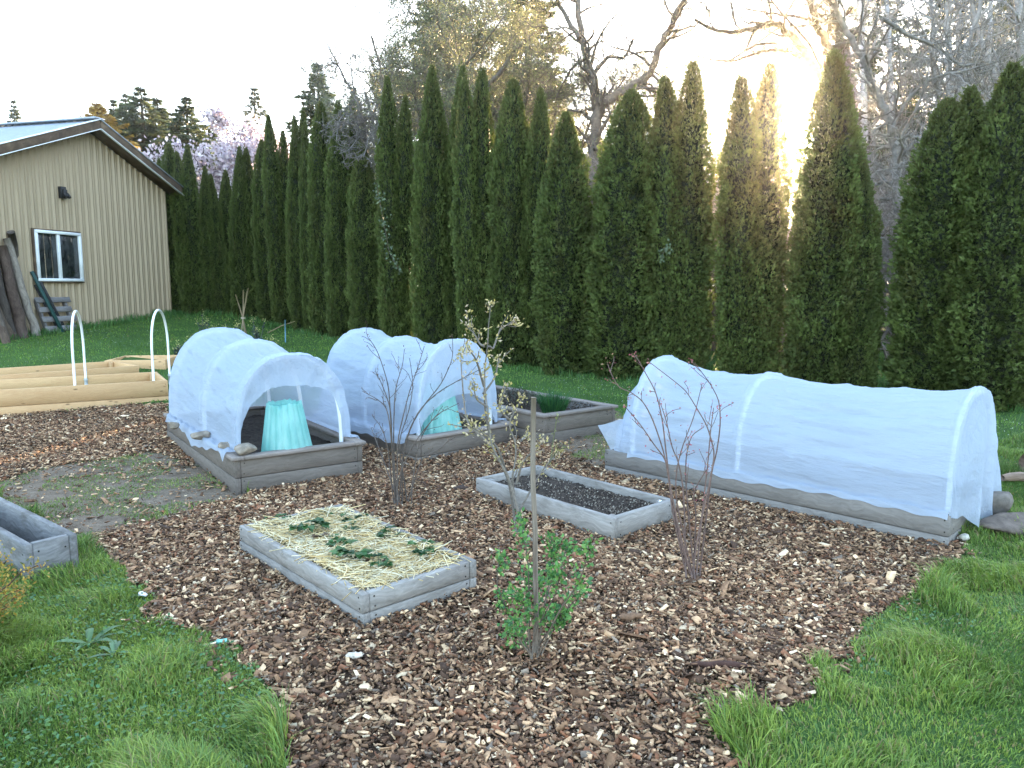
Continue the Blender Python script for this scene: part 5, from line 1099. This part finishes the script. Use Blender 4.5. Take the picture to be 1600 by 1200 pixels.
# ------------------------------------------------------------------ grass
rg = np.random.default_rng(401)
def grass_cols(x, y, n, rng, base=((.10, .17, .034), (.165, .255, .046), (.25, .32, .065), (.14, .23, .06)), dead=.025):
    base = np.array(base); f = fbm(np.stack([x * 2.2, y * 2.2], -1), 3, 21); i = np.clip((f * 5.2 - .9 + rng.normal(size=n) * .7), 0, 3).astype(int); c = base[i] * rng.uniform(.75, 1.3, (n, 1))
    dd = rng.uniform(0, 1, n) < dead; c[dd] = np.array((.30, .24, .11)) * rng.uniform(.6, 1.2, (dd.sum(), 1)); return c
def lawn(name, label, n, x0, x1, y0, y1, hfun, w, dens, lean=.55, dead=.025, sel=None, cols=None):
    x, y = scatter(n, x0, x1, y0, y1, rg, dens); rm, rd = regions(x, y); k = ~rm & ~rd if sel is None else sel(x, y, rm, rd); x, y = x[k], y[k]; n = len(x)
    tf = fbm(np.stack([x * 3.1, y * 3.1], -1), 2, 33); tl = np.stack([fbm(np.stack([x * 2.5, y * 2.5], -1), 2, 51) - .5, fbm(np.stack([x * 2.5, y * 2.5], -1), 2, 71) - .5], -1) * 2.2
    h = hfun(x, y, tf) * rg.uniform(.55, 1.25, n); le = (tl + rg.normal(size=(n, 2)) * .55) * lean * h[:, None]
    ww = np.interp(y, [2, 5, 10, 20], [w, w * 1.1, w * 1.8, w * 3.0]) * rg.uniform(.6, 1.3, n)
    m = MB(); blades(m, np.stack([x, y, ground_z(x, y) - .004], -1), le, h, ww, grass_cols(x, y, n, rg, **({'base': cols} if cols else {}), dead=dead), rg); print(name, n)
    return tag(m.build(name, M['blade'], use_gc=False), label, None, None, 'stuff')
nearh = lambda x, y, t: np.clip(.028 + .34 * np.clip(t - .42, 0, 1), .024, .15)
lawn('grass', 'tufty bright green lawn grass in the left foreground', 330000, -3.6, -.2, 1.5, 5.2, nearh, .0042, lambda x, y: np.clip(3.2 / y, .4, 1), .75, .06)
lawn('grass', 'tufty green lawn grass in the right foreground', 420000, .1, 5.2, 1.5, 6.6, lambda x, y, t: nearh(x, y, t) * .8, .0040, lambda x, y: np.clip(3.2 / y, .35, 1), .75, .07)
lawn('grass', 'short lawn behind the beds toward the barn and hedge', 300000, -13, 7.5, 5.2, 21, lambda x, y, t: .028 + .03 * np.clip(t - .45, 0, 1), .0042, lambda x, y: np.clip(9 / y, .25, 1), .8, .02, sel=lambda x, y, rm, rd: ~rm & ~rd & (y < 21), cols=((.085, .16, .030), (.125, .22, .040), (.175, .28, .05), (.14, .235, .052)))
# longer unmown grass at the foot of hedge and barn
def hedge_y(x): return np.interp(x, HX, HY)
_hb = np.array([G(px, np.interp(px, HB[:, 0], HB[:, 1]))[:2] for px in range(230, 1720, 30)]); HX, HY = _hb[:, 0], _hb[:, 1]
def barn_d(x, y): q = np.stack([x - BP[0], y - BP[1]], -1); return q @ bw[:2], q @ bin_[:2]
def sel_long(x, y, rm, rd):
    s, t = barn_d(x, y); d = hedge_y(x) - y; dn = fbm(np.stack([x * 2, y * 2], -1), 2, 5)
    return ((d < .15 + .35 * dn) & (d > -1.2)) | ((s < .5) & (s > -6) & (t < .05) & (t > -.30 - .5 * dn))
lawn('long_grass', 'longer unmown grass along the foot of the hedge and the barn', 260000, -13, 7.5, 7.2, 21, lambda x, y, t: .07 + .22 * np.clip(t - .35, 0, 1), .0050, lambda x, y: np.clip(11 / y, .3, 1) * 1.0, .5, .02, sel=sel_long, cols=((.055, .13, .036), (.075, .165, .04), (.10, .20, .05), (.08, .175, .06)))
lawn('sparse_grass', 'thin short grass growing through the bare earth', 260000, -7, 2.6, 4.2, 8.5, lambda x, y, t: .018 + .03 * np.clip(t - .4, 0, 1), .0035, lambda x, y: np.clip(5 / y, .4, 1), .9, .18, sel=lambda x, y, rm, rd: rd & (fbm(np.stack([x * 3.2, y * 3.2], -1), 3, 13) > .47))
# broad small leaves (clover, chickweed) among the grass
def clover(n, x0, x1, y0, y1, label, thr, zmax=.05):
    x, y = scatter(n, x0, x1, y0, y1, rg, lambda x, y: np.clip(3.2 / y, .35, 1)); rm, rd = regions(x, y); f = fbm(np.stack([x * 1.9, y * 1.9], -1), 3, 81); k = ~rm & ~rd & (f > thr); x, y = x[k], y[k]; n = len(x)
    P = np.stack([x, y, ground_z(x, y) + rg.uniform(.008, zmax, n)], -1); c = np.array([(.05, .13, .04), (.075, .17, .07), (.10, .19, .05)])[rg.integers(0, 3, n)] * rg.uniform(.7, 1.3, (n, 1)); m = MB()
    D = rg.normal(size=(n, 3)); D[:, 2] *= .25; leaf_quads(P, D, np.array([0, 0, 1.]) + rg.normal(size=(n, 3)) * .35, rg.uniform(.010, .022, n), rg.uniform(.009, .017, n), c, m); tag(m.build('clover', M['leaf'], use_gc=False), label, None, None, 'stuff')
clover(22000, -3.6, -.2, 1.5, 5.2, 'small round clover and chickweed leaves in the left grass', .50)
clover(26000, .1, 5.2, 1.5, 6.4, 'small clover leaves in the right grass', .52, .03)
x, y = scatter(16000, -9, 5, 6, 14, rg, lambda x, y: np.clip(8 / y, .3, 1)); rm, rd = regions(x, y); k = ~rm & ~rd & (fbm(np.stack([x, y], -1), 2, 8) > .5) & (y < hedge_y(x) - .3); x, y = x[k], y[k]; n = len(x); m = MB()
leaf_quads(np.stack([x, y, ground_z(x, y) + rg.uniform(.02, .045, n)], -1), rdirs(n, rg), np.array([0, 0, 1.]) + rg.normal(size=(n, 3)) * .3, rg.uniform(.008, .014, n), rg.uniform(.008, .012, n), np.array([(.45, .48, .40)]) * rg.uniform(.6, 1.2, (n, 1)), m); tag(m.build('lawn_flowers', M['petal'], use_gc=False), 'tiny white flowers speckling the lawn behind the beds', None, None, 'stuff')
# dock-like weeds with long grey-green leaves
def weed(px, py, n, ln, seed, lab, col=(.11, .20, .085)):
    b = G(px, py); rs = np.random.default_rng(seed); m = MB()
    for k in range(n):
        a = rs.uniform(0, 6.28); L = ln * rs.uniform(.6, 1.1); up = rs.uniform(.25, .9); t = sp(0, 1, 8); d = np.array([math.cos(a), math.sin(a)]); r = L * t * (1 - .15 * t); z = L * up * (t - .75 * t ** 2) + .012; w = L * .17 * np.sin(np.clip(t * .93 + .06, 0, 1) * PI) ** .8; sd = np.array([-d[1], d[0]])
        V = []
        for i in range(8):
            c = np.array([d[0] * r[i], d[1] * r[i], z[i]]); s3 = np.array([sd[0], sd[1], 0]) * w[i] / 2; V += [c - s3 + [0, 0, .15 * w[i]], c, c + s3 + [0, 0, .15 * w[i]]]
        m.add(V, grid_faces(8, 3), np.array(col) * rs.uniform(.7, 1.3))
    o = m.build('broadleaf_weed', M['leaf'], smooth=True, use_gc=False); o.location = b; tag(o, lab, 'weed', None)
weed(140, 1012, 8, .15, 1, 'weed with long grey-green leaves in the left foreground grass'); weed(178, 1028, 7, .11, 2, 'low weed with folded pale leaves just right of the long-leaved one', (.12, .20, .10)); weed(230, 1022, 5, .06, 3, 'small yellow-green leaved weed in the left foreground grass', (.14, .24, .05)); weed(205, 1062, 6, .07, 4, 'small bright green weed nearest the camera on the left', (.12, .24, .06))

# ------------------------------------------------------------------ sky, sun, camera
SD = nrm(ray(1247, 205)); EL = math.asin(SD[2]); AZ = math.atan2(SD[0], SD[1])
w = bpy.data.worlds.new('World'); SC.world = w; w.use_nodes = True; nt = w.node_tree; nt.nodes.clear()
out = nt.nodes.new('ShaderNodeOutputWorld'); bg = nt.nodes.new('ShaderNodeBackground'); sky = nt.nodes.new('ShaderNodeTexSky')
sky.sky_type = 'NISHITA'; sky.sun_disc = False; sky.sun_elevation = EL; sky.sun_rotation = AZ; sky.altitude = 50; sky.air_density = 1.0; sky.dust_density = 1.6; sky.ozone_density = 1.6

def VM(op, a, b):
    o = nt.nodes.new('ShaderNodeVectorMath'); o.operation = op
    for k, v in ((0, a), (1, b)):
        if hasattr(v, 'is_linked'): nt.links.new(v, o.inputs[k])
        else: o.inputs[k].default_value = v
    return o.outputs[0]
sc_ = VM('DIVIDE', sky.outputs[0], VM('ADD', VM('MULTIPLY', sky.outputs[0], (1 / 2.8, 1 / 3.0, 1 / 3.2)), (1, 1, 1)))      # soft clamp per channel evens out the dome
nt.links.new(sc_, bg.inputs[0]); bg.inputs[1].default_value = .15
# the glare round the low sun is part of the sky dome
tc = nt.nodes.new('ShaderNodeTexCoord'); vm = nt.nodes.new('ShaderNodeVectorMath'); vm.operation = 'DOT_PRODUCT'; vm.inputs[1].default_value = tuple(SD); nt.links.new(tc.outputs['Generated'], vm.inputs[0])
rp = nt.nodes.new('ShaderNodeMapRange'); rp.interpolation_type = 'SMOOTHSTEP'; rp.inputs[1].default_value = math.cos(math.radians(1.9)); rp.inputs[2].default_value = math.cos(math.radians(.8)); rp.inputs[3].default_value = 0; rp.inputs[4].default_value = 1; nt.links.new(vm.outputs['Value'], rp.inputs[0])
bg2 = nt.nodes.new('ShaderNodeBackground'); bg2.inputs[0].default_value = (1, .80, .48, 1); ml = nt.nodes.new('ShaderNodeMath'); ml.operation = 'MULTIPLY'; ml.inputs[1].default_value = 30; nt.links.new(rp.outputs[0], ml.inputs[0]); nt.links.new(ml.outputs[0], bg2.inputs[1])
ad = nt.nodes.new('ShaderNodeAddShader'); nt.links.new(bg.outputs[0], ad.inputs[0]); nt.links.new(bg2.outputs[0], ad.inputs[1]); nt.links.new(ad.outputs[0], out.inputs[0])
sl = bpy.data.lights.new('sun', 'SUN'); sl.energy = 3.0; sl.angle = math.radians(.53); sl.color = (1, .70, .38); so = bpy.data.objects.new('sun', sl); COL.objects.link(so); so.rotation_euler = Vector(-SD).to_track_quat('-Z', 'Y').to_euler(); so.location = (4, 8, 6)
cam = bpy.data.cameras.new('camera'); co = bpy.data.objects.new('camera', cam); COL.objects.link(co); co.location = (0, 0, CH); co.rotation_euler = (PI / 2 - PIT, 0, 0); cam.sensor_width = 36; cam.lens = 36 * FPX / 1600; cam.clip_end = 3000; cam.clip_start = .05
SC.camera = co
HAZE = 1
if HAZE:  # added air volume, scatters the sun lamp forward into a glow
    m = MB(); board(m, (0, -63, 10.2), (0, 903, 10.2), 22.8, 1410, bev=.01); ho = m.build('haze', None, use_gc=False); tag(ho, 'faint haze volume added for the glow round the sun', None, None, 'stuff')
    hm = bpy.data.materials.new('sun_glow_haze'); hm.use_nodes = True; ht = hm.node_tree; ht.nodes.clear(); o_ = ht.nodes.new('ShaderNodeOutputMaterial'); pv = ht.nodes.new('ShaderNodeVolumePrincipled'); ht.links.new(pv.outputs[0], o_.inputs['Volume'])
    pv.inputs['Color'].default_value = (.95, .95, .95, 1); pv.inputs['Density'].default_value = .0004; pv.inputs['Anisotropy'].default_value = .925; ho.data.materials.append(hm)
SC.render.engine = 'CYCLES'; SC.cycles.use_denoising = True; SC.cycles.max_bounces = 8; SC.cycles.transparent_max_bounces = 16; SC.cycles.sample_clamp_indirect = 6
SC.view_settings.view_transform = 'Standard'; SC.view_settings.look = 'None'; SC.view_settings.exposure = 4.36; SC.view_settings.gamma = 1
